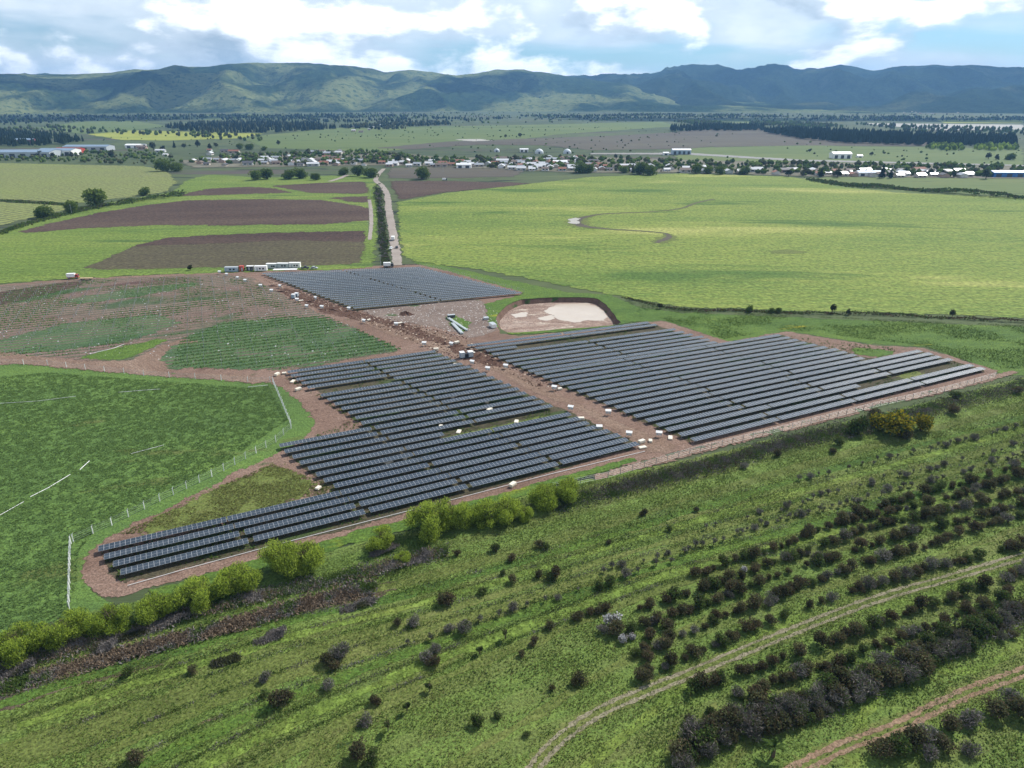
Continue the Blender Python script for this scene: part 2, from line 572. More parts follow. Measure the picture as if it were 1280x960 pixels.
BRUSH = ground_mat('dead_bramble', [(0.0, (0.045, 0.032, 0.022)), (0.5, (0.1, 0.075, 0.05)), (1.0, (0.19, 0.15, 0.105))], 6, 0.9, ROWANG, 3.0, spots=[((0.05, 0.08, 0.022), 7.0, 0.55)], bump=0.9, fine=0.35)
OLIVE = ground_mat('olive_grass', [(0.0, (0.08, 0.1, 0.026)), (0.5, (0.12, 0.15, 0.037)), (1.0, (0.18, 0.175, 0.065))], 14, 1.4, ROWANG, 5.0, spots=[((0.15, 0.115, 0.07), 5, 0.68)], bump=0.4, fine=0.6)
MUD = ground_mat('pit_mud', [(0.0, (0.14, 0.085, 0.065)), (0.5, (0.27, 0.19, 0.15)), (1.0, (0.5, 0.42, 0.35))], 7, 1.2, 10, 2.5, spots=[((0.5, 0.43, 0.35), 4.5, 0.6), ((0.15, 0.095, 0.075), 5.0, 0.64)], bump=0.4, fine=0.7)
FARBROWN = ground_mat('far_fallow', [(0.0, (0.06, 0.05, 0.04)), (0.5, (0.09, 0.078, 0.06)), (1.0, (0.12, 0.12, 0.07))], 120, 12, 3, 6.0, bump=0.2)
FARGREEN = ground_mat('far_pasture', [(0.0, (0.065, 0.095, 0.03)), (0.5, (0.105, 0.145, 0.045)), (1.0, (0.15, 0.17, 0.06))], 160, 10, 3, 6.0, spots=[((0.05, 0.07, 0.03), 14, 0.63)], bump=0.2)
FARYEL = ground_mat('far_canola', [(0.0, (0.16, 0.21, 0.04)), (1.0, (0.34, 0.34, 0.06))], 160, 10, 3, 6.0, bump=0.2)
FARPALE = ground_mat('far_bare_ground', [(0.0, (0.28, 0.27, 0.24)), (1.0, (0.45, 0.44, 0.4))], 40, 6, 3, 4.0, bump=0.1)

# pit outline (ground level) seen right of the middle
PIT = [v.xy for v in map(lambda p: G(*p), curve([Vector(p) for p in [(621, 395), (632, 384), (652, 375), (700, 372), (742, 373), (757, 381), (768, 394), (774, 405), (752, 408.5), (700, 412), (650, 416), (630, 414), (621, 404), (621, 395)]], 5))][:-1]
PIT = rag(PIT, 0.7, 1.8)

OUT = 13500.0
ring = [(-OUT, -300), (OUT, -300), (OUT, OUT), (-OUT, OUT)]
sheet('ground', ring, 0.0, PLAIN, hole=PIT)


def field(name, px, z, mat, amp=None, step=None, hole=None, feather=None):
    pts = W(px)
    d = float(np.mean([p.length for p in pts]))
    fe = min(16.0, max(1.6, d * (0.012 if 'plough' in name else 0.01))) if feather is None else feather
    pts = rag(pts, amp if amp is not None else d * 0.0026, step or max(2.0, d * 0.01))
    c = sum(pts, Vector((0, 0))) / len(pts)
    grow = [p + (p - c).normalized() * fe * 0.5 for p in pts]
    return sheet(name, grow, z, mat, hole=hole, feather=fe)


# far pastures, fallow land and bare strips
field('far_field', [(110, 168), (165, 163), (330, 167), (300, 173), (205, 176), (150, 175)], 0.35, FARYEL)
field('far_field', [(45, 160), (100, 152), (165, 150), (210, 158), (165, 163), (105, 168)], 0.3, FARGREEN)
field('far_field', [(300, 172), (420, 160), (620, 157), (830, 152), (845, 158), (700, 168), (640, 176), (470, 190), (330, 185)], 0.3, FARGREEN)
field('far_field', [(470, 185), (560, 177), (640, 174), (760, 170), (850, 165), (880, 172), (800, 180), (690, 182), (600, 181), (520, 187)], 0.42, FARBROWN)
field('far_field', [(820, 168), (900, 158), (1000, 164), (1100, 172), (1190, 176), (1180, 183), (1000, 182), (900, 184), (840, 180)], 0.45, FARBROWN)
field('far_field', [(860, 185), (1000, 182), (1280, 186), (1280, 208), (1000, 205), (840, 200)], 0.4, FARGREEN)
field('far_field', [(1170, 150), (1280, 150), (1280, 154), (1180, 154)], 0.5, FARYEL)
field('far_field', [(1080, 154), (1280, 156), (1280, 162), (1180, 163), (1100, 157)], 0.5, FARPALE)
field('far_field', [(565, 174.5), (600, 174), (615, 176), (590, 177)], 0.6, FARPALE)
field('far_field', [(180, 147), (285, 143), (400, 144), (395, 147), (250, 150)], 0.5, FARGREEN)
field('far_field', [(870, 151), (950, 148), (1010, 150), (1000, 155), (930, 154)], 0.5, FARGREEN)
field('far_field', [(640, 178), (760, 173), (860, 170), (950, 178), (860, 186), (740, 188)], 0.47, FARBROWN)
field('far_field', [(850, 166), (960, 168), (1090, 176), (1000, 180), (880, 176)], 0.52, FARBROWN)
field('town_ground', [(225, 201), (300, 193), (470, 188), (560, 197), (720, 196), (900, 201), (1280, 207), (1280, 224), (1010, 221), (860, 216), (720, 216), (560, 209), (470, 207), (360, 209), (240, 210)], 0.5, ground_mat('town_yards', [(0.0, (0.07, 0.08, 0.04)), (0.5, (0.14, 0.13, 0.09)), (1.0, (0.26, 0.24, 0.2))], 30, 6, 0, 2.0, bump=0.2))
field('highway', [(735, 191.5), (860, 191), (1000, 199.5), (1280, 206), (1280, 208.5), (1000, 202), (860, 194), (740, 193.5)], 0.62, ground_mat('far_tarmac', [(0.0, (0.2, 0.2, 0.19)), (1.0, (0.33, 0.32, 0.3))], 40, 6, 0, 3.0, bump=0.1))

# cultivated land west of the farm road
field('row_crop_field', [(-60, 203), (0, 204), (100, 206), (180, 208), (207, 213), (222, 227), (208, 240), (150, 248), (95, 255), (0, 249), (-60, 248)], 0.25, PALEROW)
field('row_crop_field', [(-60, 252), (0, 252), (60, 256), (96, 258), (60, 268), (10, 280), (-60, 300)], 0.22, PALEROW)
field('grass_field', [(-120, 318), (0, 290), (60, 270), (110, 258), (215, 240), (230, 226), (260, 218), (330, 222), (470, 218), (476, 245), (470, 335), (280, 341), (100, 348), (-120, 362)], 0.16, STRIPG)
field('ploughed_field', [(215, 246), (262, 236), (315, 233.5), (345, 236), (372, 241.5), (300, 243), (240, 245)], 0.24, PLOUGH)
field('ploughed_field', [(332, 232.5), (400, 229), (457, 227), (462, 242.5), (388, 241.5), (360, 236)], 0.24, PLOUGH)
field('ploughed_field', [(15, 293), (60, 280), (120, 267), (180, 257), (235, 250.5), (330, 249), (400, 250), (462, 260), (464, 276), (400, 281), (300, 282), (200, 282), (110, 286), (50, 291)], 0.23, PLOUGH)
field('ploughed_field', [(405, 247.5), (461, 245.5), (463, 257), (430, 251)], 0.22, PLOUGH)
field('ploughed_field', [(98, 338), (130, 325), (165, 309), (215, 297), (300, 293), (457, 289), (452, 330), (380, 333), (260, 335), (180, 337)], 0.2, PLOUGH2)
field('ploughed_field', [(160, 309), (215, 296), (330, 291.5), (457, 288.5), (455, 304), (350, 301), (250, 306)], 0.24, PLOUGH)
# land around the road and the big yellow-green field
field('ploughed_field', [(483, 223), (488, 209.5), (560, 209), (640, 212), (655, 214), (640, 221), (560, 223)], 0.25, FARBROWN)
field('ploughed_field', [(487, 226), (560, 226.5), (668, 229), (640, 233), (560, 240), (498, 252)], 0.23, PLOUGH)
field('grass_field', [(1000, 223), (1100, 219), (1300, 224), (1340, 250), (1120, 241), (1040, 232)], 0.2, FARGREEN)
field('grass_margin', [(500, 322), (560, 332), (620, 345), (700, 362), (780, 380), (850, 389), (1000, 396), (1340, 410), (1400, 470), (1250, 470), (1150, 434), (1080, 430), (980, 414), (905, 428), (830, 400), (775, 405), (640, 418), (615, 400), (655, 368), (525, 332)], 0.06, MEADOW2, hole=PIT)
BIG = [(497, 253), (560, 241), (650, 231.5), (740, 221), (850, 217), (985, 221), (1060, 231), (1180, 240), (1340, 249), (1450, 400), (1280, 397), (1130, 392), (960, 387.5), (860, 384), (790, 374), (700, 356), (600, 337), (530, 329), (506, 322), (500, 290)]
field('canola_field', BIG, 0.18, YELLOW)
field('bare_patch', [(955, 314), (985, 312), (1015, 315), (1000, 318), (965, 317)], 0.24, OLIVE)

# farm road to the town
rd = [G(x, y).xy for x, y in curve([Vector(p) for p in [(497, 332), (494, 310), (490, 285), (486, 262), (484, 245), (478, 233), (470, 226), (473, 218), (480, 211)]], 8)]
strip(rd, 7.0, 0.3, GRAVEL, 'farm_road', wob=0.15)
rd2 = [G(x, y).xy for x, y in [(462, 300), (464, 280), (463, 262), (462, 250)]]
strip(rd2, 4.0, 0.31, GRAVEL, 'dirt_path', wob=0.3)
strip([G(x, y).xy for x, y in [(412, 227), (425, 223), (434, 219)]], 7.0, 0.31, GRAVEL, 'dirt_path')

# the solar site: bare soil with lanes
SITE = [(-120, 460), (-120, 368), (0, 356), (100, 348), (280, 340), (330, 336), (525, 331), (560, 339), (655, 366), (640, 378), (622, 388), (616, 398), (626, 417), (645, 419), (720, 413), (800, 402), (830, 401), (905, 426), (975, 413), (1090, 431), (1150, 434), (1248, 464), (1238, 474), (1100, 506), (862, 562), (800, 578), (700, 597), (560, 640), (440, 668), (230, 725), (150, 746), (116, 742), (102, 722), (104, 695), (132, 668), (200, 635), (280, 594), (345, 562), (378, 545), (390, 525), (372, 500), (345, 482), (310, 474), (180, 464), (60, 456)]
field('site_ground', SITE, 0.1, SOIL, amp=0.8, step=3.0)
field('pile_yard_soil', [(-120, 455), (-120, 372), (0, 358), (100, 350), (280, 343), (318, 348), (372, 380), (430, 404), (480, 428), (500, 440), (360, 462), (300, 458), (180, 455), (60, 447)], 0.13, PILESOIL, amp=0.9, step=3)
field('weed_cover', [(186, 446), (225, 425), (280, 402), (345, 398), (405, 397), (440, 410), (503, 438), (430, 450), (355, 461), (280, 460), (215, 463)], 0.16, CROPROW, amp=1.6, step=3, feather=7.0)
field('weed_cover', [(-80, 445), (0, 425), (80, 405), (190, 392), (230, 402), (170, 425), (60, 440)], 0.15, CROPROW, amp=1.6, step=3, feather=7.0)
field('weed_cover', [(60, 378), (130, 366), (240, 352), (258, 356), (200, 366), (110, 380)], 0.15, CROPROW, amp=1.6, step=3, feather=7.0)
field('red_soil_patch', [(-100, 388), (0, 366), (80, 352), (120, 352), (70, 366), (0, 382), (-80, 400)], 0.16, PLOUGH, amp=1.2, step=3)
field('dirt_track', [(-60, 452), (0, 438), (90, 450), (160, 452), (190, 435), (228, 424), (262, 430), (215, 434), (200, 450), (215, 465), (310, 466), (345, 478), (310, 480), (180, 470), (60, 459)], 0.17, LANE, amp=0.9, step=3)
field('grass_patch', [(95, 447), (150, 434), (190, 425), (215, 423), (180, 440), (150, 452)], 0.18, MEADOW2, amp=0.8, step=2.5)
# the main lane between the blocks and its churned edges
field('main_lane', [(300, 344), (330, 352), (372, 372), (440, 394), (520, 408), (585, 426), (630, 458), (700, 492), (775, 526), (850, 556), (820, 574), (790, 556), (715, 512), (660, 490), (600, 458), (555, 442), (500, 424), (430, 396), (360, 372), (312, 352)], 0.14, LANE, amp=0.9, step=3)
field('churned_soil', [(330, 350), (352, 357), (405, 374), (432, 386), (500, 402), (560, 424), (545, 432), (470, 405), (425, 396), (370, 376), (340, 360)], 0.17, WETSOIL, amp=1.8, step=2.5)
field('churned_soil', [(560, 424), (585, 434), (620, 446), (640, 460), (618, 458), (590, 452), (562, 440)], 0.17, WETSOIL, amp=1.6, step=2)
field('gravel_yard', [(448, 388), (520, 380), (600, 374), (618, 392), (622, 412), (590, 424), (540, 408), (480, 400)], 0.13, YARDSOIL, amp=1.0, step=3)
field('grass_patch', [(556, 398), (566, 392), (588, 404), (582, 418), (568, 412)], 0.2, MEADOW2, amp=0.8, step=2)
field('pit_rim_grass', [(606, 380), (630, 374), (655, 368), (700, 366), (760, 368), (800, 386), (800, 402), (740, 411), (690, 416), (640, 419), (612, 402)], 0.21, MEADOW2, amp=0.8, step=2, hole=PIT)
field('grass_patch', [(150, 668), (210, 640), (290, 602), (340, 580), (385, 598), (398, 612), (330, 640), (230, 665)], 0.16, OLIVE, amp=0.9, step=2.5, feather=5.0)
field('grass_patch', [(545, 548), (620, 532), (690, 516), (700, 520), (640, 536), (560, 556)], 0.17, OLIVE, amp=0.4, step=2)
field('grass_patch', [(1075, 484), (1130, 467), (1200, 453), (1206, 456), (1150, 470), (1085, 488)], 0.17, OLIVE, amp=0.4, step=2)
field('grass_patch', [(1062, 434), (1110, 438), (1122, 441), (1100, 447), (1070, 443)], 0.17, MEADOW2, amp=0.6, step=2)
field('grass_verge', [(175, 740), (300, 704), (440, 664), (560, 634), (690, 598), (785, 572), (812, 573), (760, 590), (690, 610), (560, 650), (440, 682), (260, 735), (200, 750)], 0.15, MEADOW2, amp=0.8, step=2)
field('inner_lane', [(795, 578), (862, 560), (1000, 528), (1110, 501), (1240, 468), (1300, 452), (1300, 460), (1235, 480), (1100, 512), (990, 540), (862, 573), (760, 600), (690, 612), (700, 604)], 0.19, LANE, amp=0.6, step=2.5)

# weedy ground under the panel rows, its colour darkened to deepen the shade bands
SHADESOIL = ground_mat('weedy_shade_soil', [(0.0, (0.04, 0.036, 0.022)), (0.5, (0.075, 0.065, 0.038)), (1.0, (0.12, 0.1, 0.065))], 10, 1.4, ROWANG, 4.0, spots=[((0.055, 0.08, 0.026), 8, 0.55)], bump=0.6, fine=0.5)
field('row_shade_ground', [(362, 462), (545, 440), (692, 508), (706, 512), (802, 558), (440, 660), (155, 732), (140, 716), (128, 692), (300, 645), (416, 612), (358, 568), (352, 560), (455, 534), (400, 496)], 0.155, SHADESOIL, amp=0.5, step=2.5, feather=2.5)
field('row_shade_ground', [(592, 436), (812, 404), (900, 431), (972, 418), (1080, 447), (1152, 440), (1234, 464), (864, 553)], 0.155, SHADESOIL, amp=0.5, step=2.5, feather=2.5)
field('row_shade_ground', [(330, 344), (527, 335), (652, 367), (443, 389)], 0.155, SHADESOIL, amp=0.5, step=3, feather=2.5)

# lush field on the left
LUSH = [(-160, 470), (-60, 461), (60, 463), (180, 473), (310, 482), (338, 479), (358, 505), (366, 530), (350, 546), (280, 582), (200, 622), (120, 664), (96, 690), (96, 725), (108, 752), (80, 775), (0, 800), (-160, 830)]
field('field_margin', [(-160, 464), (60, 452), (320, 470), (400, 490), (410, 530), (360, 575), (200, 650), (120, 700), (120, 735), (150, 752), (60, 800), (-160, 840)], 0.05, LEFTG, amp=0.6, step=4)
field('lush_field', LUSH, 0.12, LEFTG, amp=1.0, step=2.5)

# foreground: rough grass, old orchard, two tracks
FORE = [(-200, 860), (0, 800), (110, 764), (200, 742), (300, 716), (440, 680), (560, 648), (690, 608), (860, 574), (1000, 541), (1110, 514), (1250, 478), (1400, 440), (1700, 480), (1700, 1010), (-300, 1010)]
field('rough_grass', FORE, 0.09, GREEN, amp=0.8, step=2.5)
for q, mt in [
    ([(-60, 880), (60, 835), (160, 806), (280, 775), (380, 752), (400, 760), (300, 795), (180, 836), (60, 870), (-60, 905)], BRUSH),
    ([(400, 745), (470, 728), (520, 722), (500, 738), (430, 760)], BRUSH),
    ([(-40, 940), (140, 880), (300, 828), (420, 798), (540, 770), (640, 748), (760, 715), (880, 690), (900, 698), (760, 738), (620, 775), (520, 805), (380, 850), (200, 905), (20, 965)], OLIVE),
    ([(860, 688), (980, 655), (1100, 625), (1290, 575), (1290, 585), (1100, 640), (980, 668), (880, 700)], MEADOW2),
    ([(820, 960), (840, 920), (880, 880), (900, 868), (880, 920), (870, 965)], OLIVE),
    ([(360, 962), (440, 890), (520, 840), (580, 800), (600, 806), (540, 850), (460, 905), (400, 965)], OLIVE),
    ([(780, 660), (900, 632), (1020, 606), (1180, 572), (1290, 548), (1290, 556), (1150, 590), (1000, 625), (880, 650), (790, 674)], OLIVE),
]:
    field('grass_band', q, 0.12 + 0.01 * random.random(), mt, amp=1.6, step=2.5)


TOPC = curve([Vector(p) for p in [(-60, 872), (100, 826), (300, 776), (500, 732), (700, 676), (900, 614), (1100, 557), (1300, 504)]], 6)
BOTC = curve([Vector(p) for p in [(240, 1010), (400, 922), (560, 846), (700, 788), (850, 730), (1000, 692), (1150, 650), (1300, 602)]], 6)


def slope_row(s):
    """one of the curving orchard lines on the near slope, s = 0 at the bank .. 1 at the shrub rows"""
    return [a.lerp(b, s) for a, b in zip(TOPC, BOTC)]


for i, s_ in enumerate(np.linspace(-0.02, 1.0, 15)):
    c = [G(p.x, p.y).xy for p in slope_row(s_)]
    if i % 2 == 0:
        strip(c, [random.uniform(1.6, 3.4) for _ in c], 0.13 + 0.002 * i, [OLIVE, MEADOW2, STRIPG, OLIVE][i // 2 % 4], 'mown_lane', wob=0.3)
for i, s_ in enumerate((1.5, 1.9, 2.4, 2.9)):
    c = [G(p.x, p.y).xy for p in slope_row(s_) if p.y < 985]
    if len(c) > 3:
        strip(c, [random.uniform(1.2, 2.4) for _ in c], 0.131 + 0.002 * i, [OLIVE, STRIPG][i % 2], 'mown_lane', wob=0.3)


def two_ruts(name, px, gauge, rut, mat, zoff):
    c = [G(x, y).xy for x, y in curve([Vector(p) for p in px], 14)]
    strip(c, gauge + rut * 2.2, zoff, OLIVE, name + '_verge', wob=0.25)
    for sgn in (-1, 1):
        q = []
        for i, p in enumerate(c):
            d = (c[min(i + 1, len(c) - 1)] - c[max(i - 1, 0)]).normalized()
            q.append(p + Vector((-d.y, d.x)) * sgn * gauge / 2)
        strip(q, [rut * random.uniform(0.75, 1.3) for _ in q], zoff + 0.03, mat, name, wob=0.4)


two_ruts('two_rut_track', [(655, 985), (672, 955), (700, 925), (745, 893), (800, 868), (862, 843), (950, 806), (1020, 778), (1100, 748), (1190, 722), (1300, 690), (1420, 660)], 1.7, 0.75, TRACK, 0.16)
two_ruts('red_two_rut_track', [(960, 985), (1005, 958), (1060, 932), (1120, 910), (1160, 890), (1210, 866), (1260, 848), (1330, 820), (1420, 790)], 1.6, 0.9, TRACKRED, 0.16)

# the dug pit: sloping walls, floor, shallow milky water
cen = sum(PIT, Vector((0, 0))) / len(PIT)
DEPTH = 2.3
inner = [cen + (p - cen) * 0.945 for p in PIT]
v = [(p.x, p.y, 0.0) for p in PIT] + [(p.x, p.y, -DEPTH) for p in inner]
n = len(PIT)
f = [(i, (i + 1) % n, n + (i + 1) % n, n + i) for i in range(n)]
me = bpy.data.meshes.new('pit_wall')
me.from_pydata(v, [], f)
me.update()
me.materials.append(ground_mat('pit_wall_soil', [(0.0, (0.06, 0.035, 0.025)), (0.5, (0.13, 0.08, 0.06)), (1.0, (0.2, 0.14, 0.1))], 5, 1.0, 0, 1, spots=[((0.05, 0.085, 0.025), 6, 0.58)], bump=0.8))
pit = tag(mk('excavated_pit', None), 'wide shallow dug pit with brown walls and pale water beside the right block', 'pit')
mk('pit_wall', me, pit)
fl = bpy.data.meshes.new('pit_floor')
fl.from_pydata([(p.x, p.y, -DEPTH) for p in inner], [], [tuple(range(n))])
fl.update()
if fl.polygons[0].normal.z < 0:
    fl.flip_normals()
fl.materials.append(MUD)
mk('pit_floor', fl, pit)
m_w, t = new_mat('milky_water')
co = t.n('TexCoord').outputs['Object']
bmp = t.n('Bump', Strength=0.05, Distance=0.05, Height=t.noise(co, 0.9, 3, 0.5))
p = t.n('BsdfPrincipled', Base_Color=t.mix(t.noise(co, 0.12, 4, 0.6), (0.46, 0.38, 0.3), (0.58, 0.5, 0.41)), Roughness=0.22, Normal=bmp.outputs[0])
t.t.links.new(p.outputs[0], t.n('OutputMaterial').inputs[0])


def pool(px, z=-DEPTH + 0.05):
    pts = rag([G(x, y, z).xy for x, y in px], 1.5, 1.2)
    o = sheet('pit_water', pts, z, m_w, kind='structure')
    return o


pool([(680, 388), (694, 380.5), (735, 378.5), (749, 384), (759, 395), (754, 401), (735, 400), (718, 403), (700, 400), (686, 393)])
pool([(638, 393), (650, 390), (662, 391), (655, 396), (643, 398)])
pool([(672, 397), (690, 394), (696, 399), (680, 401)])

# muddy little creek winding across the yellow field
ck = [G(x, y).xy for x, y in curve([Vector(p) for p in [(893, 249), (870, 254), (850, 261), (815, 265), (780, 266.5), (752, 268), (734, 271), (722, 275.5), (722, 280), (735, 284), (760, 286.5), (800, 289), (828, 291.5), (836, 295), (832, 299), (820, 304)]], 8)]
wd = [3 + 9 * math.exp(-((i - 62) / 14.0) ** 2) + 6 * math.exp(-((i - 112) / 8.0) ** 2) for i in range(len(ck))]
strip(ck, [a * 1.7 for a in wd], 0.24, OLIVE, 'creek_bank', wob=0.35)
strip(ck, [a * 0.75 for a in wd], 0.3, FARBROWN, 'creek_bed', wob=0.4)
field('creek_mud', [(708, 275), (718, 272), (728, 274), (724, 281), (738, 286), (722, 284), (712, 279)], 0.34, FARPALE)


# ---- hills
def hash2(ix, iy, s):
    h = (ix.astype(np.int64) * 374761393 + iy.astype(np.int64) * 668265263 + (s * 974711)) & 0xFFFFFFFF
    h = ((h ^ (h >> 13)) * 1274126177) & 0xFFFFFFFF
    return ((h ^ (h >> 16)) & 0xFFFF) / 65535.0


def vnoise(x, y, s=0):
    ix, iy = np.floor(x), np.floor(y)
    fx, fy = x - ix, y - iy
    fx = fx * fx * (3 - 2 * fx)
    fy = fy * fy * (3 - 2 * fy)
    a, b = hash2(ix, iy, s), hash2(ix + 1, iy, s)
    c, d = hash2(ix, iy + 1, s), hash2(ix + 1, iy + 1, s)
    return (a + (b - a) * fx) + ((c + (d - c) * fx) - (a + (b - a) * fx)) * fy


def fbm(x, y, o=5, s=0):
    r, a, t = 0, 1.0, 0
    for k in range(o):
        r = r + a * vnoise(x * 2 ** k, y * 2 ** k, s + k)
        t += a
        a *= 0.5
    return r / t


def ridge_table(px):
    A, S = [], []
    for x, y in px:
        u, vv = (x - 640) / FPX, (y - 480) / FPX
        h = math.hypot(u, CP - vv * SP)
        A.append(math.atan2(u, CP - vv * SP))
        S.append(-(SP + vv * CP) / h)
    return np.array(A), np.array(S)


HILL = None


def hills(name, px, r_base, r_ridge, r_end, seed, mat, na=720, nr=120):
    A, S = ridge_table(px)
    a = np.linspace(A[0], A[-1], na)
    r = np.concatenate([np.linspace(r_base, r_ridge, nr), np.linspace(r_ridge, r_end, 30)[1:]])
    aa, rr = np.meshgrid(a, r)
    x, y = rr * np.sin(aa), rr * np.cos(aa)
    top = np.interp(aa, A, S)
    rid = r_ridge * (1 + 0.0)
    htop = np.maximum(H + rid * top, 2.0)
    s = np.clip((rr - r_base) / (r_ridge - r_base), 0, 1)
    prof = np.where(rr <= r_ridge, s ** 1.25 * (1.15 - 0.15 * s), 1.0 - 0.9 * np.clip((rr - r_ridge) / (r_end - r_ridge), 0, 1) ** 1.3)
    # spurs and gullies running down from the ridge
    wx = x + 260 * (fbm(x / 500, y / 500, 3, seed + 5) - 0.5)
    wy = y + 260 * (fbm(x / 500, y / 500, 3, seed + 9) - 0.5)
    g1 = 1 - np.abs(2 * fbm(wx / 620, wy / 1500, 3, seed) - 1)
    g2 = 1 - np.abs(2 * fbm(wx / 210, wy / 520, 4, seed + 3) - 1)
    env = (s * (1 - s)) ** 0.8 * 2.4
    env = np.where(rr <= r_ridge, env, 0.03)
    z = htop * prof + htop * env * ((g1 - 0.62) * 1.0 + (g2 - 0.6) * 0.24)
    z += (fbm(x / 45, y / 45, 3, seed + 20) - 0.5) * 6 * np.clip(s * 3, 0, 1)
    z *= np.clip((rr - r_base) / 250, 0, 1)
    z = np.maximum(z, -2 + 0 * z)
    z[-1, :] = -2
    # sink the two outer ends
    V = np.stack([x, y, z], -1).reshape(-1, 3)
    R_, C_ = x.shape
    i = np.arange(R_ * C_).reshape(R_, C_)
    F = np.stack([i[:-1, :-1], i[:-1, 1:], i[1:, 1:], i[1:, :-1]], -1).reshape(-1, 4)
    o = mk(name, np_mesh(name, V, F, mat, smooth=True))
    return tag(o, kind='structure')


def hill_mat(name, dk, md, lt, light_at):
    m, t = new_mat(name)
    co = t.n('TexCoord').outputs['Object']
    n1 = t.noise(co, 1 / 700.0, 5, 0.55, 0.4)
    n2 = t.noise(co, 1 / 42.0, 4, 0.7)
    n3 = t.noise(co, 1 / 14.0, 2, 0.6)
    open_ = t.smooth(t.math('ADD', n1, t.math('MULTIPLY', n2, 0.25)), light_at, light_at + 0.13)
    tree = t.mix(t.smooth(n2, 0.35, 0.65), dk, md)
    tree = t.mix(1.0, tree, t.ramp(n3, [(0.3, 0.55), (0.7, 1.5)]), 'MULTIPLY')
    grass = t.mix(t.smooth(n2, 0.5, 0.62), lt, md)
    col = t.mix(open_, tree, grass)
    b = t.n('Bump', Strength=0.9, Distance=9.0, Height=t.math('ADD', n2, t.math('MULTIPLY', n3, 0.4)))
    p = t.n('BsdfDiffuse', Color=col, Normal=b.outputs[0])
    t.t.links.new(p.outputs[0], t.n('OutputMaterial').inputs[0])
    return m


HM1 = hill_mat('wooded_hill', (0.012, 0.024, 0.012), (0.036, 0.058, 0.022), (0.165, 0.185, 0.075), 0.555)
HM2 = hill_mat('far_wooded_hill', (0.011, 0.02, 0.012), (0.027, 0.042, 0.02), (0.09, 0.1, 0.05), 0.67)
hills('far_hills', [(-330, 100), (-200, 97), (0, 95), (60, 94), (300, 97), (560, 104), (680, 99), (715, 95.5), (760, 95.5), (800, 94.5), (830, 88.5), (880, 83), (905, 86), (922, 88.5), (960, 84), (985, 85), (1003, 89), (1020, 87), (1050, 82), (1075, 85.5), (1092, 88.5), (1130, 85), (1165, 83.5), (1190, 86), (1215, 84), (1245, 88), (1280, 88), (1400, 86), (1600, 92)], 5500, 9300, 11500, 3, HM2)
hills('near_hills', [(-420, 99), (-250, 95), (-100, 96), (0, 93), (60, 93.5), (100, 92.5), (140, 90.5), (168, 86.5), (185, 87.5), (215, 85.5), (255, 83.5), (285, 80.5), (320, 79), (365, 78.5), (400, 80.5), (430, 83), (460, 88), (480, 90.5), (512, 87), (540, 90), (570, 95), (598, 92), (620, 89.5), (655, 89.5), (690, 93), (720, 97), (760, 103), (800, 109), (850, 117), (900, 124), (960, 128.5), (1010, 132), (1070, 134), (1120, 136)], 5150, 6900, 8200, 17, HM1)

# ------------------------------------------------------------------ solar tracker tables
m_glass, t = new_mat('solar_glass')
oi = t.n('ObjectInfo')
co = t.n('TexCoord').outputs['Object']
geo = t.n('NewGeometry')
gc = t.mix(geo.outputs['Random Per Island'], (0.015, 0.026, 0.038), (0.024, 0.036, 0.05))
gc = t.mix(t.math('MULTIPLY', t.smooth(t.noise(co, 0.5, 4, 0.6), 0.5, 0.75), 0.2), gc, (0.06, 0.06, 0.06))
gc = t.mix(t.math('MULTIPLY', oi.outputs['Random'], 0.45), gc, (0.055, 0.066, 0.07))
p = t.n('BsdfPrincipled', Base_Color=gc, Roughness=0.24, IOR=1.8)
t.t.links.new(p.outputs[0], t.n('OutputMaterial').inputs[0])
M_FRAME = plain_mat('module_frame', (0.5, 0.52, 0.54), 0.45, 0.2, 0.15)
M_STEEL = plain_mat('galvanised_steel', (0.42, 0.43, 0.44), 0.45, 0.6, 0.3)
M_WHITE = plain_mat('white_sheet_metal', (0.82, 0.82, 0.8), 0.45, 0.0, 0.2)
M_GREY = plain_mat('grey_cabinet', (0.42, 0.46, 0.48), 0.5)
M_DARK = plain_mat('dark_steel', (0.05, 0.055, 0.065), 0.6)
M_BLUE = plain_mat('pale_blue_paint', (0.32, 0.42, 0.5), 0.5)
M_RED = plain_mat('red_paint', (0.42, 0.06, 0.04), 0.5)
M_GLASSD = plain_mat('dark_window', (0.02, 0.025, 0.03), 0.1)
M_RUB = plain_mat('tyre_rubber', (0.02, 0.02, 0.02), 0.9)
M_WOOD = plain_mat('raw_timber', (0.45, 0.34, 0.2), 0.85, 0, 0.4)
M_CARD = plain_mat('pale_cardboard', (0.72, 0.66, 0.55), 0.9, 0, 0.3)

MODW, MODL, MODG, AXZ, TILT = 1.135, 2.35, 0.02, 1.05, rad(-3.0)
_tm = {}


def tilt(x, y, z):
    return (x, y * math.cos(TILT) + z * math.sin(TILT), AXZ + 0.12 + z * math.cos(TILT) - y * math.sin(TILT))


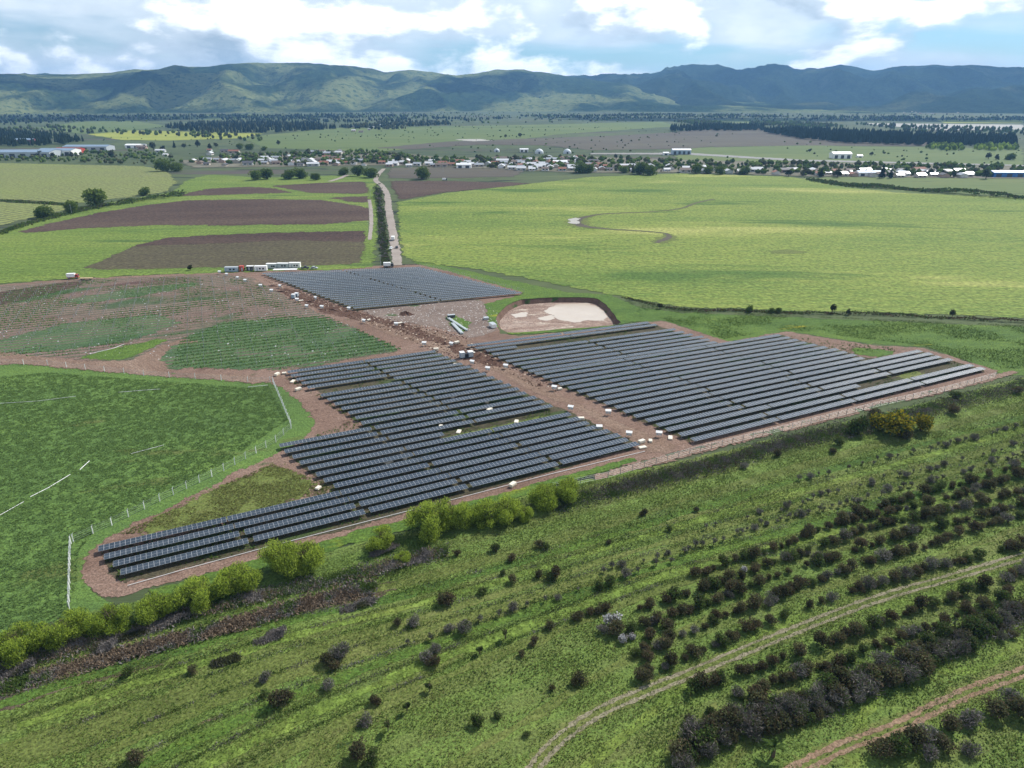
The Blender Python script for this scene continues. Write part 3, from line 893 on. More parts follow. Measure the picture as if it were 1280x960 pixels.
def module_mesh(n):
    if ('m', n) in _tm:
        return _tm['m', n]
    b = B()
    L = n * (MODW + MODG)
    for i in range(n):
        x0 = -L / 2 + i * (MODW + MODG)
        x1 = x0 + MODW
        k = len(b.v)
        b.box(x0, x1, -MODL / 2, MODL / 2, -0.035, 0.0)
        for j in range(k, len(b.v)):
            b.v[j] = tilt(*b.v[j])
        for y0, y1 in ((-MODL / 2 + 0.03, -0.025), (0.025, MODL / 2 - 0.03)):
            b.face([tilt(x, y, 0.006) for x, y in ((x0 + 0.03, y0), (x1 - 0.03, y0), (x1 - 0.03, y1), (x0 + 0.03, y1))], 1)
    _tm['m', n] = b.mesh('module_array', [M_FRAME, m_glass])
    b = B().tube((-L / 2 - 0.2, 0, AXZ), (L / 2 + 0.2, 0, AXZ), 0.075, n=6)
    _tm['t', n] = b.mesh('torque_tube', M_STEEL)
    return _tm['m', n]


POSTM = B().box(-0.05, 0.05, -0.08, 0.08, -0.2, AXZ).mesh('post', M_STEEL)
DRIVEM = B().box(-0.2, 0.2, -0.16, 0.16, AXZ - 0.3, AXZ + 0.08).box(-0.08, 0.08, -0.5, -0.16, AXZ - 0.22, AXZ - 0.06).mesh('slew_drive', M_GREY)


def solar_table(c, ang, n, label, group):
    r = mk('solar_table', None, None, (c[0], c[1], 0.15), ang)
    r.rotation_euler.x = rad(random.uniform(-0.9, 0.9))
    tag(r, label, 'solar panel', group)
    module_mesh(n)
    tag(mk('module_array', _tm['m', n], r), kind='stuff')
    mk('torque_tube', _tm['t', n], r)
    L = n * (MODW + MODG)
    k = max(3, int(round(L / 7.0)) + 1)
    for i in range(k):
        mk('post', POSTM, r, (-L / 2 + 0.6 + (L - 1.2) * i / (k - 1), 0, 0))
    mk('slew_drive', DRIVEM, r)
    return r


def block(name, ends, group, skip_gap=None, tabl=31.0):
    """ends: per row (left px, right px) seen at panel height; lattice is smoothed so rows stay parallel and evenly pitched"""
    z = AXZ
    k = np.arange(len(ends))
    Lp = np.array([G(a[0], a[1], z).xy for a, b in ends])
    Rp = np.array([G(b[0], b[1], z).xy for a, b in ends])
    d = Rp - Lp
    ln = np.hypot(*d.T)
    th = np.arctan2(d[:, 1], d[:, 0])
    th = np.polyval(np.polyfit(k, th, 1, w=ln), k)
    nr = np.stack([-np.sin(th), np.cos(th)], 1)
    mid = (Lp + Rp) / 2
    # row offsets measured along one mean normal through a common axis
    th0 = th.mean()
    n0 = np.array([-math.sin(th0), math.cos(th0)])
    d0 = np.array([math.cos(th0), math.sin(th0)])
    t0 = float(np.mean(mid @ d0))
    off = []
    for i in range(len(k)):
        di = np.array([math.cos(th[i]), math.sin(th[i])])
        s = (t0 - mid[i] @ d0) / (di @ d0)
        off.append((mid[i] + di * s) @ n0)
    off = np.array(off)
    off = 0.35 * off + 0.65 * np.polyval(np.polyfit(k, off, 3, w=np.sqrt(ln)), k)
    nrow = len(k)
    cnt = 0
    for i in range(nrow):
        di = np.array([math.cos(th[i]), math.sin(th[i])])
        base = d0 * t0 + n0 * off[i]
        a = (Lp[i] - base) @ di
        b = (Rp[i] - base) @ di
        nt = max(1, int(round((b - a) / tabl)))
        seg = (b - a) / nt
        nm = max(3, int((seg - 0.25) / (MODW + MODG)))
        for j in range(nt):
            c = base + di * (a + seg * (j + 0.5))
            rowtxt = nth(nrow - i) + ' row from the front'
            who = 'only' if nt == 1 else (nth(j + 1))
            solar_table(c, th[i] + rad(random.uniform(-0.05, 0.05)), nm, '%s solar table from the left, %s, %s' % (who, rowtxt, name), group)
            cnt += 1
    return cnt


LL = [(358.6, 465.8), (362, 470.0), (368.4, 475.2), (375, 479.8), (382, 485), (489, 471.5), (398.9, 495.3), (407.8, 500.5), (416.7, 506.1), (425.6, 511.7), (434.5, 517.8), (443.4, 523.4), (451, 530), (347.8, 560.3), (354, 567.5), (364.7, 574.2), (374.5, 580.5), (384.4, 587.3), (394.7, 594.8), (404.5, 601.4), (414.4, 608.3), (122.3, 686.6), (129.3, 696.5), (137.5, 705.9), (146.9, 716.4)]
LR = [(545, 439.5), (554, 443.8), (563, 447.2), (571, 451), (580.3, 455.6), (590.6, 459.6), (600, 463), (608.4, 467), (619, 471.8), (629.5, 477), (638.4, 480.4), (648.4, 485.3), (657, 490.6), (671.3, 496.4), (680, 500.8), (690, 506.5), (555, 542.5), (713, 517), (724.5, 523), (735, 528.6), (746.5, 533.2), (762, 539.2), (775, 544.4), (786.5, 549.5), (801, 555.5)]
RL = [(584, 433.5), (594, 435.6), (606, 438), (612, 442), (620, 447), (629.7, 451.4), (640, 455.6), (650, 459.8), (659.7, 464.1), (669, 468.7), (679.6, 473.5), (689.5, 478), (700, 482.2), (711.4, 486.7), (723.6, 491.4), (735.3, 495.9), (745.6, 500.8), (756.9, 506), (768.6, 511), (781, 516.6), (793, 521.6), (805.6, 526.6), (818.7, 532), (832, 537.9), (846.4, 543.3), (860.5, 548.5)]
RR = [(811, 403), (819.4, 405.3), (645, 432.5), (847.5, 412.8), (859.7, 416.6), (871, 420), (884, 423), (892, 426.5), (900, 430), (971, 417.3), (983, 420.3), (993.5, 423.6), (1004, 427), (1017.5, 430), (1030.6, 433.2), (1045.6, 436), (1056, 439.5), (1068, 443.4), (1079.4, 447.4), (1150, 438.6), (1166, 442.6), (1178, 446.6), (1193, 450), (1072, 481.5), (1218, 457), (1232.7, 461.3)]
NROW = 23
NE = []
for i in range(NROW):
    s = i / (NROW - 1)
    a = Vector(G(327, 342.5, AXZ).xy).lerp(Vector(G(441, 385.5, AXZ).xy), s)
    b = Vector(G(527, 334.5, AXZ).xy).lerp(Vector(G(652, 366, AXZ).xy), s)
    NE.append((PX((a.x, a.y, AXZ)), PX((b.x, b.y, AXZ))))
nt1 = block('left block', list(zip(LL, LR)), 'solar tables of the left block', tabl=31.0)
nt2 = block('right block', list(zip(RL, RR)), 'solar tables of the right block', tabl=38.0)
nt3 = block('far block', NE, 'solar tables of the far block', tabl=48.0)
print('tables', nt1, nt2, nt3)


# ------------------------------------------------------------------ inverter racks with white sun canopies
def inv_meshes():
    b = B()
    M = None
    pts = [(-1.2, -0.6, 1.8), (1.2, -0.6, 1.8), (1.2, 0.6, 2.2), (-1.2, 0.6, 2.2)]
    b.face(pts)
    b.face([(x, y, z - 0.05) for x, y, z in reversed(pts)])
    for i in range(4):
        q, r = pts[i], pts[(i + 1) % 4]
        b.face([(q[0], q[1], q[2] - 0.05), (r[0], r[1], r[2] - 0.05), r, q])
    can = b.mesh('canopy', M_WHITE)
    post = B().box(-0.05, 0.05, -0.05, 0.05, -0.2, 1.95).mesh('post', M_STEEL)
    inv = B().box(-0.9, -0.1, -0.15, 0.15, 0.6, 1.5).box(0.1, 0.9, -0.15, 0.15, 0.6, 1.5).mesh('inverter_cabinet', M_GREY)
    rail = B().box(-1.1, 1.1, 0.16, 0.22, 0.7, 0.78).box(-1.1, 1.1, 0.16, 0.22, 1.3, 1.38).mesh('rail', M_STEEL)
    return can, post, inv, rail


INV = inv_meshes()


def inverter_rack(px, label, group, rz=0.0):
    g = G(px[0], px[1], 2.0)
    r = tag(mk('inverter_rack', None, None, (g.x, g.y, 0.15), rz), label, 'inverter', group)
    r.scale = (0.85, 0.85, 0.9)
    mk('canopy', INV[0], r)
    for x in (-1.0, 1.0):
        mk('post', INV[1], r, (x, 0.1, 0))
    mk('inverter_cabinet', INV[2], r)
    mk('rail', INV[3], r)


RW = rad(ROWANG - 42)
for side, grp, pts in (
        ('along the right block side of the lane', 'inverter racks beside the right block', [(632, 455.5), (692.8, 482.2), (760.5, 512.5), (824, 539.5)]),
        ('along the left block side of the lane', 'inverter racks beside the left block', [(590, 450.5), (609.5, 458.7), (713.3, 507.3), (749.2, 531.8), (786.5, 539.6)]),
        ('along the foot of the far block', 'inverter racks beside the far block', [(349.5, 356), (371, 373), (394, 370.8), (402, 382), (435.8, 384)]),
        ('along the pile yard edge', 'inverter racks beside the pile yard', [(274, 338.6), (283, 341.6), (296.7, 345.8), (306, 349.2), (325.3, 355.6), (339, 361.7), (383, 381), (454.5, 399.3), (495, 403.2), (530, 427.3), (564, 428)])):
    for i, q in enumerate(pts):
        inverter_rack(q, 'white inverter canopy, %s from the left %s' % (nth(i + 1), side), grp, RW + random.uniform(-0.3, 0.3))


# loose crates / pallets of white cardboard at row ends and between rows
def pile_of_card(w, d, h):
    b = B()
    b.box(-w / 2, w / 2, -d / 2, d / 2, 0.0, 0.12, 1)
    z = 0.12
    for i in range(3):
        ox, oy = random.uniform(-.08, .08), random.uniform(-.08, .08)
        b.box(-w / 2 + ox, w / 2 + ox, -d / 2 + oy, d / 2 + oy, z, z + h / 3, 0)
        z += h / 3
    return b.mesh('carton_stack', [M_CARD, M_WOOD])


CARD = [pile_of_card(2.2, 1.2, 0.8), pile_of_card(1.6, 1.1, 0.5), pile_of_card(2.4, 1.3, 0.3)]
cards = [(346.5, 468.3, 'at the left end of the last row of the left block'), (355.5, 466.5, 'touching the last row of the left block'), (366, 476.5, 'at the left end of the third last row'), (373, 487, 'alone on soil below the fifth last row'), (398, 610, 'on bare soil at the step of the left block'),
         (838, 547, 'on soil in front of the nearest right block rack'), (802, 552.5, 'at the right end of the front row'), (813, 551, 'in the lane mouth'), (803, 559, 'lowest, beside the front row end'), (726, 524, 'at the lane end of the seventh front row'),
         (641, 510, 'between rows right of the wide gap'), (573.5, 539.5, 'in the wide grass gap of the left block'), (645.5, 528.5, 'at the upper edge of the grass gap'),
         (551, 533, 'deep in the left block left of the grass gap'), (567, 495.5, 'between rows in mid left block'), (609, 502, 'between rows near the lane in the left block'), (532.5, 488, 'long pile in the upper left block'), (629.5, 484.5, 'on a row end beside the lane'),
         (612, 513, 'on a row left of the grass gap end'), (507, 572.5, 'in the middle of the front left rows'), (486, 577.5, 'long white, in the middle of the front left rows'), (641, 606.5, 'beyond the white rail behind the willows'), (700, 486, 'beside a rack in the lane'), (590, 441, 'behind the transformer station'),
         (571, 428.5, 'near the churned soil heap'), (461, 400, 'on the lane below the far block'), (500, 403.5, 'on the lane beyond the heap'), (545, 437, 'at the top of the left block'), (569.5, 455.5, 'on the fourth row of the upper left block'), (376, 375.6, 'below the small transformer station')]
for i, (x, y, s) in enumerate(cards):
    g = G(x, y, 0.4)
    o = mk('carton_stack', CARD[i % 3], None, (g.x, g.y, 0.16), rad(random.uniform(0, 90)))
    tag(o, 'pale carton stack, ' + s, 'carton', 'carton stacks left about the site')


# ------------------------------------------------------------------ transformer stations, site cabins, vehicles
def transformer(px, rz, s, label):
    g = G(*px)
    r = tag(mk('transformer_station', None, None, (g.x, g.y, 0.15), rz, s), label, 'transformer')
    mk('base_frame', B().box(-2.8, 2.8, -1.2, 1.2, 0.1, 0.35).box(-2.6, -2.3, -1.1, 1.1, -0.1, 0.1).box(2.3, 2.6, -1.1, 1.1, -0.1, 0.1).mesh('base_frame', M_DARK), r)
    for x0, x1, h in ((-2.75, -0.95, 2.5), (0.8, 2.75, 2.35)):
        b = B().box(x0, x1, -1.1, 1.1, 0.35, h)
        c = mk('cabinet', b.mesh('cabinet', M_BLUE), r)
        b = B().box(x0 - 0.1, x1 + 0.1, -1.2, 1.2, h, h + 0.14)
        mk('roof', b.mesh('roof', M_WHITE), c)
        for k in range(2):
            xx = x0 + 0.1 + k * (x1 - x0 - 0.1) / 2
            mk('door', B().box(xx, xx + (x1 - x0) / 2 - 0.15, -1.14, -1.1, 0.5, h - 0.2).mesh('door', M_GREY), c)
    tk = mk('transformer_tank', B().box(-0.65, 0.5, -0.6, 0.6, 0.35, 1.75).mesh('transformer_tank', M_DARK), r)
    for k in range(7):
        x = -0.6 + k * 0.17
        mk('cooling_fin', B().box(x, x + 0.05, -1.0, -0.6, 0.5, 1.6).mesh('cooling_fin', M_DARK), tk)


transformer((583, 447), rad(20), 1.0, 'pale blue transformer station with two white roofs in mid lane beside dug soil')
transformer((369, 372), rad(75), 0.85, 'smaller pale transformer station on the lane beside the far block')


def cabin(px, rz, L, Wd, h, wall, roofm, label, stripe=None):
    g = G(*px)
    r = tag(mk('site_cabin', None, None, (g.x, g.y, 0.15), rz), label, 'cabin', 'site cabins behind the far block')
    mk('wall', B().box(-L / 2, L / 2, -Wd / 2, Wd / 2, 0.15, h).mesh('wall', wall), r)
    mk('roof', B().box(-L / 2 - 0.12, L / 2 + 0.12, -Wd / 2 - 0.12, Wd / 2 + 0.12, h, h + 0.18).mesh('roof', roofm), r)
    mk('skid', B().box(-L / 2 + 0.2, L / 2 - 0.2, -Wd / 2 + 0.1, Wd / 2 - 0.1, -0.1, 0.15).mesh('skid', M_DARK), r)
    dx = -L / 2 + 1.3
    mk('door', B().box(dx, dx + 0.9, -Wd / 2 - 0.04, -Wd / 2, 0.2, 2.2).mesh('door', stripe or M_GREY), r)
    k = max(1, int(L / 3))
    for i in range(k):
        x = dx + 1.6 + i * (L - 3.6) / k
        wdw = mk('window', B().box(x, x + 1.1, -Wd / 2 - 0.03, -Wd / 2, 1.0, 2.0).mesh('window', M_GLASSD), r)
        mk('frame', B().box(x - 0.06, x + 1.16, -Wd / 2 - 0.02, -Wd / 2, 0.94, 1.0).mesh('frame', M_WHITE), wdw)


cabin((326.5, 338.5), rad(4), 7.5, 2.6, 2.9, M_WHITE, M_WHITE, 'white site cabin nearest the pile yard, left end of the cabin row')
cabin((340, 335.5), rad(2), 6.2, 2.6, 2.9, M_GREY, M_WHITE, 'grey-walled white-roofed site cabin, second in the cabin row')
cabin((354, 335), rad(-2), 7.2, 2.6, 2.9, M_GREY, M_WHITE, 'grey-walled site cabin behind the long white shelter')
cabin((369, 334.5), rad(0), 7.0, 2.6, 3.0, M_WHITE, M_WHITE, 'white site cabin at the right end of the cabin row')
cabin((290, 339.5), rad(3), 8.0, 2.6, 2.7, M_BLUE, M_GREY, 'long blue container cabin beside the red one, left of the white cabins')
cabin((302.5, 338.7), rad(3), 2.4, 2.6, 3.0, M_RED, M_RED, 'small red cabin beside the blue container')
cabin((313, 338), rad(0), 4.0, 2.4, 2.6, M_DARK, M_WHITE, 'small dark container cabin between the red and white cabins')
g = G(357, 341)
sh = tag(mk('shelter', None, None, (g.x, g.y, 0.15), rad(4)), 'long low white-roofed shelter in front of the cabins', 'shelter')
mk('roof', B().box(-7.2, 7.2, -1.7, 1.7, 2.0, 2.15).mesh('roof', M_WHITE), sh)
for i in range(5):
    for y in (-1.5, 1.5):
        mk('post', B().box(-0.06, 0.06, -0.06, 0.06, -0.1, 2.0).mesh('post', M_STEEL), sh, (-6.8 + 3.4 * i, y, 0))


def wheel_mesh(r, w):
    return B().tube((0, -w / 2, 0), (0, w / 2, 0), r, n=12).mesh('tyre', M_RUB), B().tube((0, -w / 2 - 0.01, 0), (0, w / 2 + 0.01, 0), r * 0.55, n=10).mesh('rim', M_STEEL)


def vehicle(px, rz, kind, paint, label):
    """small pickup, car or box truck seen from far above"""
    g = G(*px)
    cat = {'truck': 'truck', 'pickup': 'pickup', 'car': 'car'}[kind]
    r = tag(mk({'truck': 'box_truck', 'pickup': 'pickup', 'car': 'parked_car'}[kind], None, None, (g.x, g.y, 0.34), rz), label, cat)
    L, Wd = {'truck': (6.4, 2.3), 'pickup': (5.2, 1.85), 'car': (4.4, 1.75)}[kind]
    R = 0.48 if kind == 'truck' else 0.36
    xs = (-L * 0.3, L * 0.32)
    prof = {'truck': [(L / 2, .5), (L / 2, 1.5), (L / 2 - .35, 2.4), (L / 2 - 1.7, 2.4), (L / 2 - 1.8, .9), (-L / 2, .9), (-L / 2, .5)],
            'pickup': [(L / 2, .45), (L / 2, .95), (L / 2 - 1.3, 1.1), (L / 2 - 1.9, 1.75), (L / 2 - 3.2, 1.75), (L / 2 - 3.35, 1.05), (-L / 2, 1.05), (-L / 2, .45)],
            'car': [(L / 2, .4), (L / 2, .8), (L / 2 - 1.1, .95), (L / 2 - 1.8, 1.48), (-L / 2 + 1.0, 1.48), (-L / 2 + .25, 1.0), (-L / 2, .9), (-L / 2, .4)]}[kind]
    b = B()
    b.face([(x, -Wd / 2, z) for x, z in reversed(prof)])
    b.face([(x, Wd / 2, z) for x, z in prof])
    for i in range(len(prof)):
        p, q = prof[i], prof[(i + 1) % len(prof)]
        b.face([(p[0], -Wd / 2, p[1]), (q[0], -Wd / 2, q[1]), (q[0], Wd / 2, q[1]), (p[0], Wd / 2, p[1])])
    mk('body', b.mesh('body', paint), r)
    if kind == 'truck':
        mk('cargo_box', B().box(-L / 2, L / 2 - 1.95, -Wd / 2 - .05, Wd / 2 + .05, 1.0, 3.0).mesh('cargo_box', M_WHITE), r)
    wz0, wz1 = {'truck': (1.55, 2.2), 'pickup': (1.15, 1.65), 'car': (1.0, 1.4)}[kind]
    wx0, wx1 = {'truck': (L / 2 - 1.6, L / 2 - .6), 'pickup': (L / 2 - 3.1, L / 2 - 1.9), 'car': (-L / 2 + 1.0, L / 2 - 1.8)}[kind]
    for sy in (-1, 1):
        mk('side_window', B().box(wx0, wx1, sy * Wd / 2 - 0.015, sy * Wd / 2 + 0.015, wz0, wz1).mesh('side_window', M_GLASSD), r)
    a = [(prof[2][0], prof[2][1]), (prof[3][0], prof[3][1])] if kind != 'truck' else [(prof[1][0], prof[1][1]), (prof[2][0], prof[2][1])]
    nx, nz = a[1][1] - a[0][1], -(a[1][0] - a[0][0])
    k = math.hypot(nx, nz)
    ox, oz = nx / k * 0.02, nz / k * 0.02
    mk('windscreen', (lambda bb: (bb.face([(a[0][0] + ox, -Wd / 2 + .12, a[0][1] + oz), (a[0][0] + ox, Wd / 2 - .12, a[0][1] + oz), (a[1][0] + ox, Wd / 2 - .2, a[1][1] + oz), (a[1][0] + ox, -Wd / 2 + .2, a[1][1] + oz)]), bb)[1])(B()).mesh('windscreen', M_GLASSD), r)
    ty, ri = wheel_mesh(R, 0.25)
    for x in xs:
        for sy in (-1, 1):
            wh = mk('wheel', None, r, (x, sy * (Wd / 2 - 0.1), R))
            mk('tyre', ty, wh)
            mk('rim', ri, wh)
    for sy in (-1, 1):
        mk('headlight', B().box(L / 2 - 0.02, L / 2 + 0.03, sy * Wd * 0.36 - 0.16, sy * Wd * 0.36 + 0.16, 0.62, 0.8).mesh('headlight', M_WHITE), r)


vehicle((491.5, 300.5), rad(95), 'truck', M_WHITE, 'white box truck on the farm road, highest of the parked vehicles')
vehicle((489, 312), rad(80), 'pickup', M_WHITE, 'white pickup parked on the left edge of the farm road')
vehicle((496, 310.5), rad(100), 'car', M_DARK, 'dark car parked on the right edge of the farm road')
vehicle((486, 334.5), rad(5), 'truck', M_DARK, 'dark truck parked across the road end behind the far block')
vehicle((381.5, 336.5), rad(10), 'pickup', M_DARK, 'dark pickup right of the white site cabins')
vehicle((393, 336.5), rad(-10), 'car', M_GREY, 'grey car furthest right of the site cabins')
vehicle((92, 348.5), rad(12), 'truck', M_RED, 'red-cabbed truck at the far edge of the pile yard')
vehicle((556, 226), rad(0), 'truck', M_DARK, 'lone dark truck on the brown field edge below town')

g = G(108, 350)
fb = tag(mk('flatbed_trailer', None, None, (g.x, g.y, 0.15), rad(4)), 'long timber-decked flatbed trailer beside the red truck', 'trailer')
mk('deck', B().box(-3.6, 3.6, -1.2, 1.2, 0.9, 1.15).mesh('deck', M_WOOD), fb)
mk('chassis', B().box(-3.2, 3.2, -0.4, 0.4, 0.6, 0.9).mesh('chassis', M_DARK), fb)
ty, ri = wheel_mesh(0.42, 0.25)
for x in (-2.6, -1.6, 2.6):
    for sy in (-1, 1):
        wh = mk('wheel', None, fb, (x, sy * 1.0, 0.42))
        mk('tyre', ty, wh)
        mk('rim', ri, wh)


# bundles of steel beams, dark crate, pale crate
def bundle(a, b, label, nx=6, nz=3):
    A, Bq = G(*a), G(*b)
    d = (Bq - A)
    L = d.length
    r = tag(mk('beam_bundle', None, None, (A.x, A.y, 0.2), math.atan2(d.y, d.x)), label, 'steel beams', 'beam bundles in the yard')
    for i in range(nx):
        for j in range(nz):
            x0 = random.uniform(-0.4, 0.4)
            mk('beam', BEAM.setdefault(round(L), B().box(0, L, -0.09, 0.09, 0, 0.17).mesh('beam', M_STEEL2)), r, (x0, (i - nx / 2) * 0.25, 0.1 + j * 0.2))
    for x in (L * 0.2, L * 0.8):
        mk('bearer', B().box(x - 0.06, x + 0.06, -nx * 0.14, nx * 0.14, -0.05, 0.1).mesh('bearer', M_WOOD), r)


BEAM = {}
M_STEEL2 = plain_mat('pale_galvanised_beam', (0.55, 0.6, 0.6), 0.5, 0.2, 0.2)
bundle((566, 405.5), (578, 418), 'pale steel beam bundle, left one of the pair in the yard')
bundle((561, 399), (584, 414), 'longer pale steel beam bundle, right one of the pair in the yard', 5, 3)


def crate(px, s, m, label, rz=0.3):
    g = G(*px)
    r = tag(mk('crate', None, None, (g.x, g.y, 0.18), rz), label, 'crate')
    x, y, z = s
    mk('box', B().box(-x / 2, x / 2, -y / 2, y / 2, 0.12, z).mesh('box', m), r)
    mk('lid', B().box(-x / 2 - .05, x / 2 + .05, -y / 2 - .05, y / 2 + .05, z, z + .08).mesh('lid', M_GREY), r)
    for k in (-0.4, 0, 0.4):
        mk('bearer', B().box(-x / 2, x / 2, k * y - .06, k * y + .06, 0, 0.12).mesh('bearer', M_WOOD), r)


crate((564, 397.5), (3.6, 1.6, 1.5), M_DARK, 'dark blue crate at the upper end of the beam bundles')
crate((616, 409), (2.2, 4.6, 1.7), M_WHITE, 'pale tarp-covered crate on the grass left of the pit', rad(24))
crate((607.5, 399.5), (2.4, 2.0, 1.0), M_GREY, 'low grey crate between the beams and the pit')


# ------------------------------------------------------------------ soil heaps, clods, litter
def heap(px, rx, ry, h, label, seed):
    g = G(*px)
    rs = np.random.default_rng(seed)
    nr_, na_ = 9, 26
    V = [(0, 0, h)]
    for i in range(1, nr_ + 1):
        for j in range(na_):
            a = 2 * PI * j / na_
            k = i / nr_
            wob = 1 + 0.22 * math.sin(3 * a + seed) + 0.12 * math.sin(7 * a + 2 * seed)
            zz = h * (1 - k) ** 1.1 + (rs.random() - 0.5) * 0.28 * h * (1 - k * k)
            V.append((rx * k * wob * math.cos(a), ry * k * wob * math.sin(a), zz if i < nr_ else -0.1))
    F = [(0, 1 + j, 1 + (j + 1) % na_) for j in range(na_)]
    for i in range(nr_ - 1):
        for j in range(na_):
            a, b = 1 + i * na_ + j, 1 + i * na_ + (j + 1) % na_
            c, d = a + na_, b + na_
            F += [(a, c, d), (a, d, b)]
    o = mk('soil_heap', np_mesh('soil_heap', V, F, WETSOIL, smooth=False), None, (g.x, g.y, 0.12), random.random() * 6)
    tag(o, label, 'soil heap', 'soil heaps along the lane')


for i, (px, rx, ry, h, lb) in enumerate([
        ((507, 393), 4.2, 3.0, 1.7, 'large dark soil heap alone in the yard below the far block'), ((492, 404), 3.0, 1.4, 0.9, 'low dark soil heap on the lane left of the yard'),
        ((505, 407), 3.8, 1.5, 0.9, 'long dark soil heap on the lane below the large heap'), ((523, 411), 2.6, 1.2, 0.6, 'small soil heap on the lane above the beams'),
        ((556, 430), 2.6, 1.6, 0.9, 'dark soil heap left of the transformer station'), ((572, 433), 3.2, 1.4, 0.8, 'dark soil heap just above the transformer station'),
        ((600, 446), 3.6, 2.0, 1.0, 'dark reddish soil heap right of the transformer station'), ((608, 440), 3.0, 1.4, 0.8, 'soil heap at the corner of the right block'),
        ((614, 451), 2.4, 1.4, 0.7, 'soil heap below the corner heap'), ((674, 482), 1.8, 1.0, 0.6, 'small soil heap in mid lane beside a rack'), ((352, 365), 3.5, 1.2, 0.7, 'soil ridge beside the small transformer station'),
        ((388, 378), 3.5, 1.2, 0.7, 'soil ridge below the far block edge'), ((416, 388), 3.5, 1.2, 0.7, 'soil ridge near the near corner of the far block'), ((340, 358), 3, 1.1, 0.6, 'soil ridge furthest up the lane')]):
    heap(px, rx, ry, h, lb, i + 3)


def lumps(name, poly_px, n, s0, s1, mat, z0=0.15, flat=0.6, seed=1, cross=None):
    """many small irregular lumps or tufts, one object"""
    rs = np.random.default_rng(seed)
    P = scatter(W(poly_px), n, rs)
    return lump_mesh(name, P, s0, s1, mat, z0, flat, rs)


def lump_mesh(name, P, s0, s1, mat, z0=0.15, flat=0.6, rs=RNG):
    n = len(P)
    oct_v = np.array([(1, 0, 0), (0, 1, 0), (-1, 0, 0), (0, -1, 0), (0, 0, 1)], float)
    oct_f = np.array([(0, 1, 4), (1, 2, 4), (2, 3, 4), (3, 0, 4)])
    s = s0 + (s1 - s0) * rs.random(n) ** 2
    V = oct_v[None] * s[:, None, None] * (0.6 + 0.8 * rs.random((n, 5, 1)))
    V[:, :, 2] *= flat * 1.3
    a = rs.random(n) * 6.28
    x = V[:, :, 0] * np.cos(a)[:, None] - V[:, :, 1] * np.sin(a)[:, None]
    y = V[:, :, 0] * np.sin(a)[:, None] + V[:, :, 1] * np.cos(a)[:, None]
    V = np.stack([x + P[:, 0:1], y + P[:, 1:2], V[:, :, 2] + z0], -1).reshape(-1, 3)
    F = (oct_f[None] + 5 * np.arange(n)[:, None, None]).reshape(-1, 3)
    o = mk(name, np_mesh(name, V, F, mat))
    return tag(o, kind='stuff')


LANEPX = [(330, 350), (352, 357), (432, 384), (500, 400), (590, 424), (640, 455), (700, 486), (690, 494), (620, 462), (560, 446), (470, 408), (370, 378)]
lumps('soil_clods', LANEPX, 2200, 0.06, 0.42, WETSOIL, 0.17, 0.7, 5)
YARD = [(448, 388), (600, 376), (622, 392), (622, 412), (590, 424), (520, 410)]
lumps('pale_rubble', YARD, 700, 0.1, 0.5, plain_mat('pale_rubble', (0.6, 0.56, 0.52), 0.9), 0.17, 0.3, 6)
lumps('pale_rubble', LANEPX, 420, 0.1, 0.55, plain_mat('pale_clay', (0.62, 0.5, 0.38), 0.9), 0.19, 0.3, 8)
lumps('pale_rubble', [(0, 440), (0, 360), (280, 345), (430, 404), (500, 440), (360, 460)], 900, 0.1, 0.45, plain_mat('pale_debris', (0.55, 0.55, 0.55), 0.9), 0.17, 0.4, 9)

# ------------------------------------------------------------------ steel piles standing in the pile yard
YP = W([(-40, 446), (-40, 372), (0, 362), (100, 352), (280, 346), (318, 352), (372, 384), (430, 406), (480, 430), (500, 440), (360, 461), (290, 459), (225, 458), (205, 445), (240, 425), (215, 420), (165, 428), (100, 444), (60, 446)])
YA = np.array([(p[0], p[1]) for p in YP])
th = rad(ROWANG - 1.5)
dd, nn = np.array([math.cos(th), math.sin(th)]), np.array([-math.sin(th), math.cos(th)])
us, vs = YA @ dd, YA @ nn
PILES = []
for j, vv in enumerate(np.arange(vs.min(), vs.max(), 4.25)):
    if j % 9 == 8:
        continue
    for uu in np.arange(us.min(), us.max(), 6.5):
        q = dd * (uu + random.uniform(-.2, .2)) + nn * (vv + random.uniform(-.06, .06))
        PILES.append(q)
PILES = np.array(PILES)
PILES = PILES[inside(PILES, YA)]
PILES = PILES[np.argsort(np.hypot(PILES[:, 0], PILES[:, 1]))]
pm = B().box(-0.06, 0.06, -0.09, 0.09, -0.3, 1.55).box(-0.1, 0.1, -0.13, 0.13, 1.4, 1.58).mesh('steel_pile', M_STEEL)
near = PILES[:300]
near = near[np.lexsort((near[:, 0], np.round(near @ nn / 4.25)))]
row0, cnt = None, {}
rows_sorted = sorted(set(np.round(near @ nn / 4.25).astype(int)))
for q in near:
    rr = int(round(q @ nn / 4.25))
    k = rows_sorted.index(rr) + 1
    cnt[k] = cnt.get(k, 0) + 1
    o = mk('steel_pile', pm, None, (q[0], q[1], 0.15), th)
    tag(o, 'bare steel pile, %s from left in %s pile row from front' % (nth(cnt[k]), nth(k)), 'pile', 'bare steel piles in the yard')
b = B()
for q in PILES[300:]:
    b.box(q[0] - 0.08, q[0] + 0.08, q[1] - 0.08, q[1] + 0.08, 0.0, 1.7)
tag(mk('steel_piles', b.mesh('steel_piles', M_STEEL)), kind='stuff')
print('piles', len(PILES))

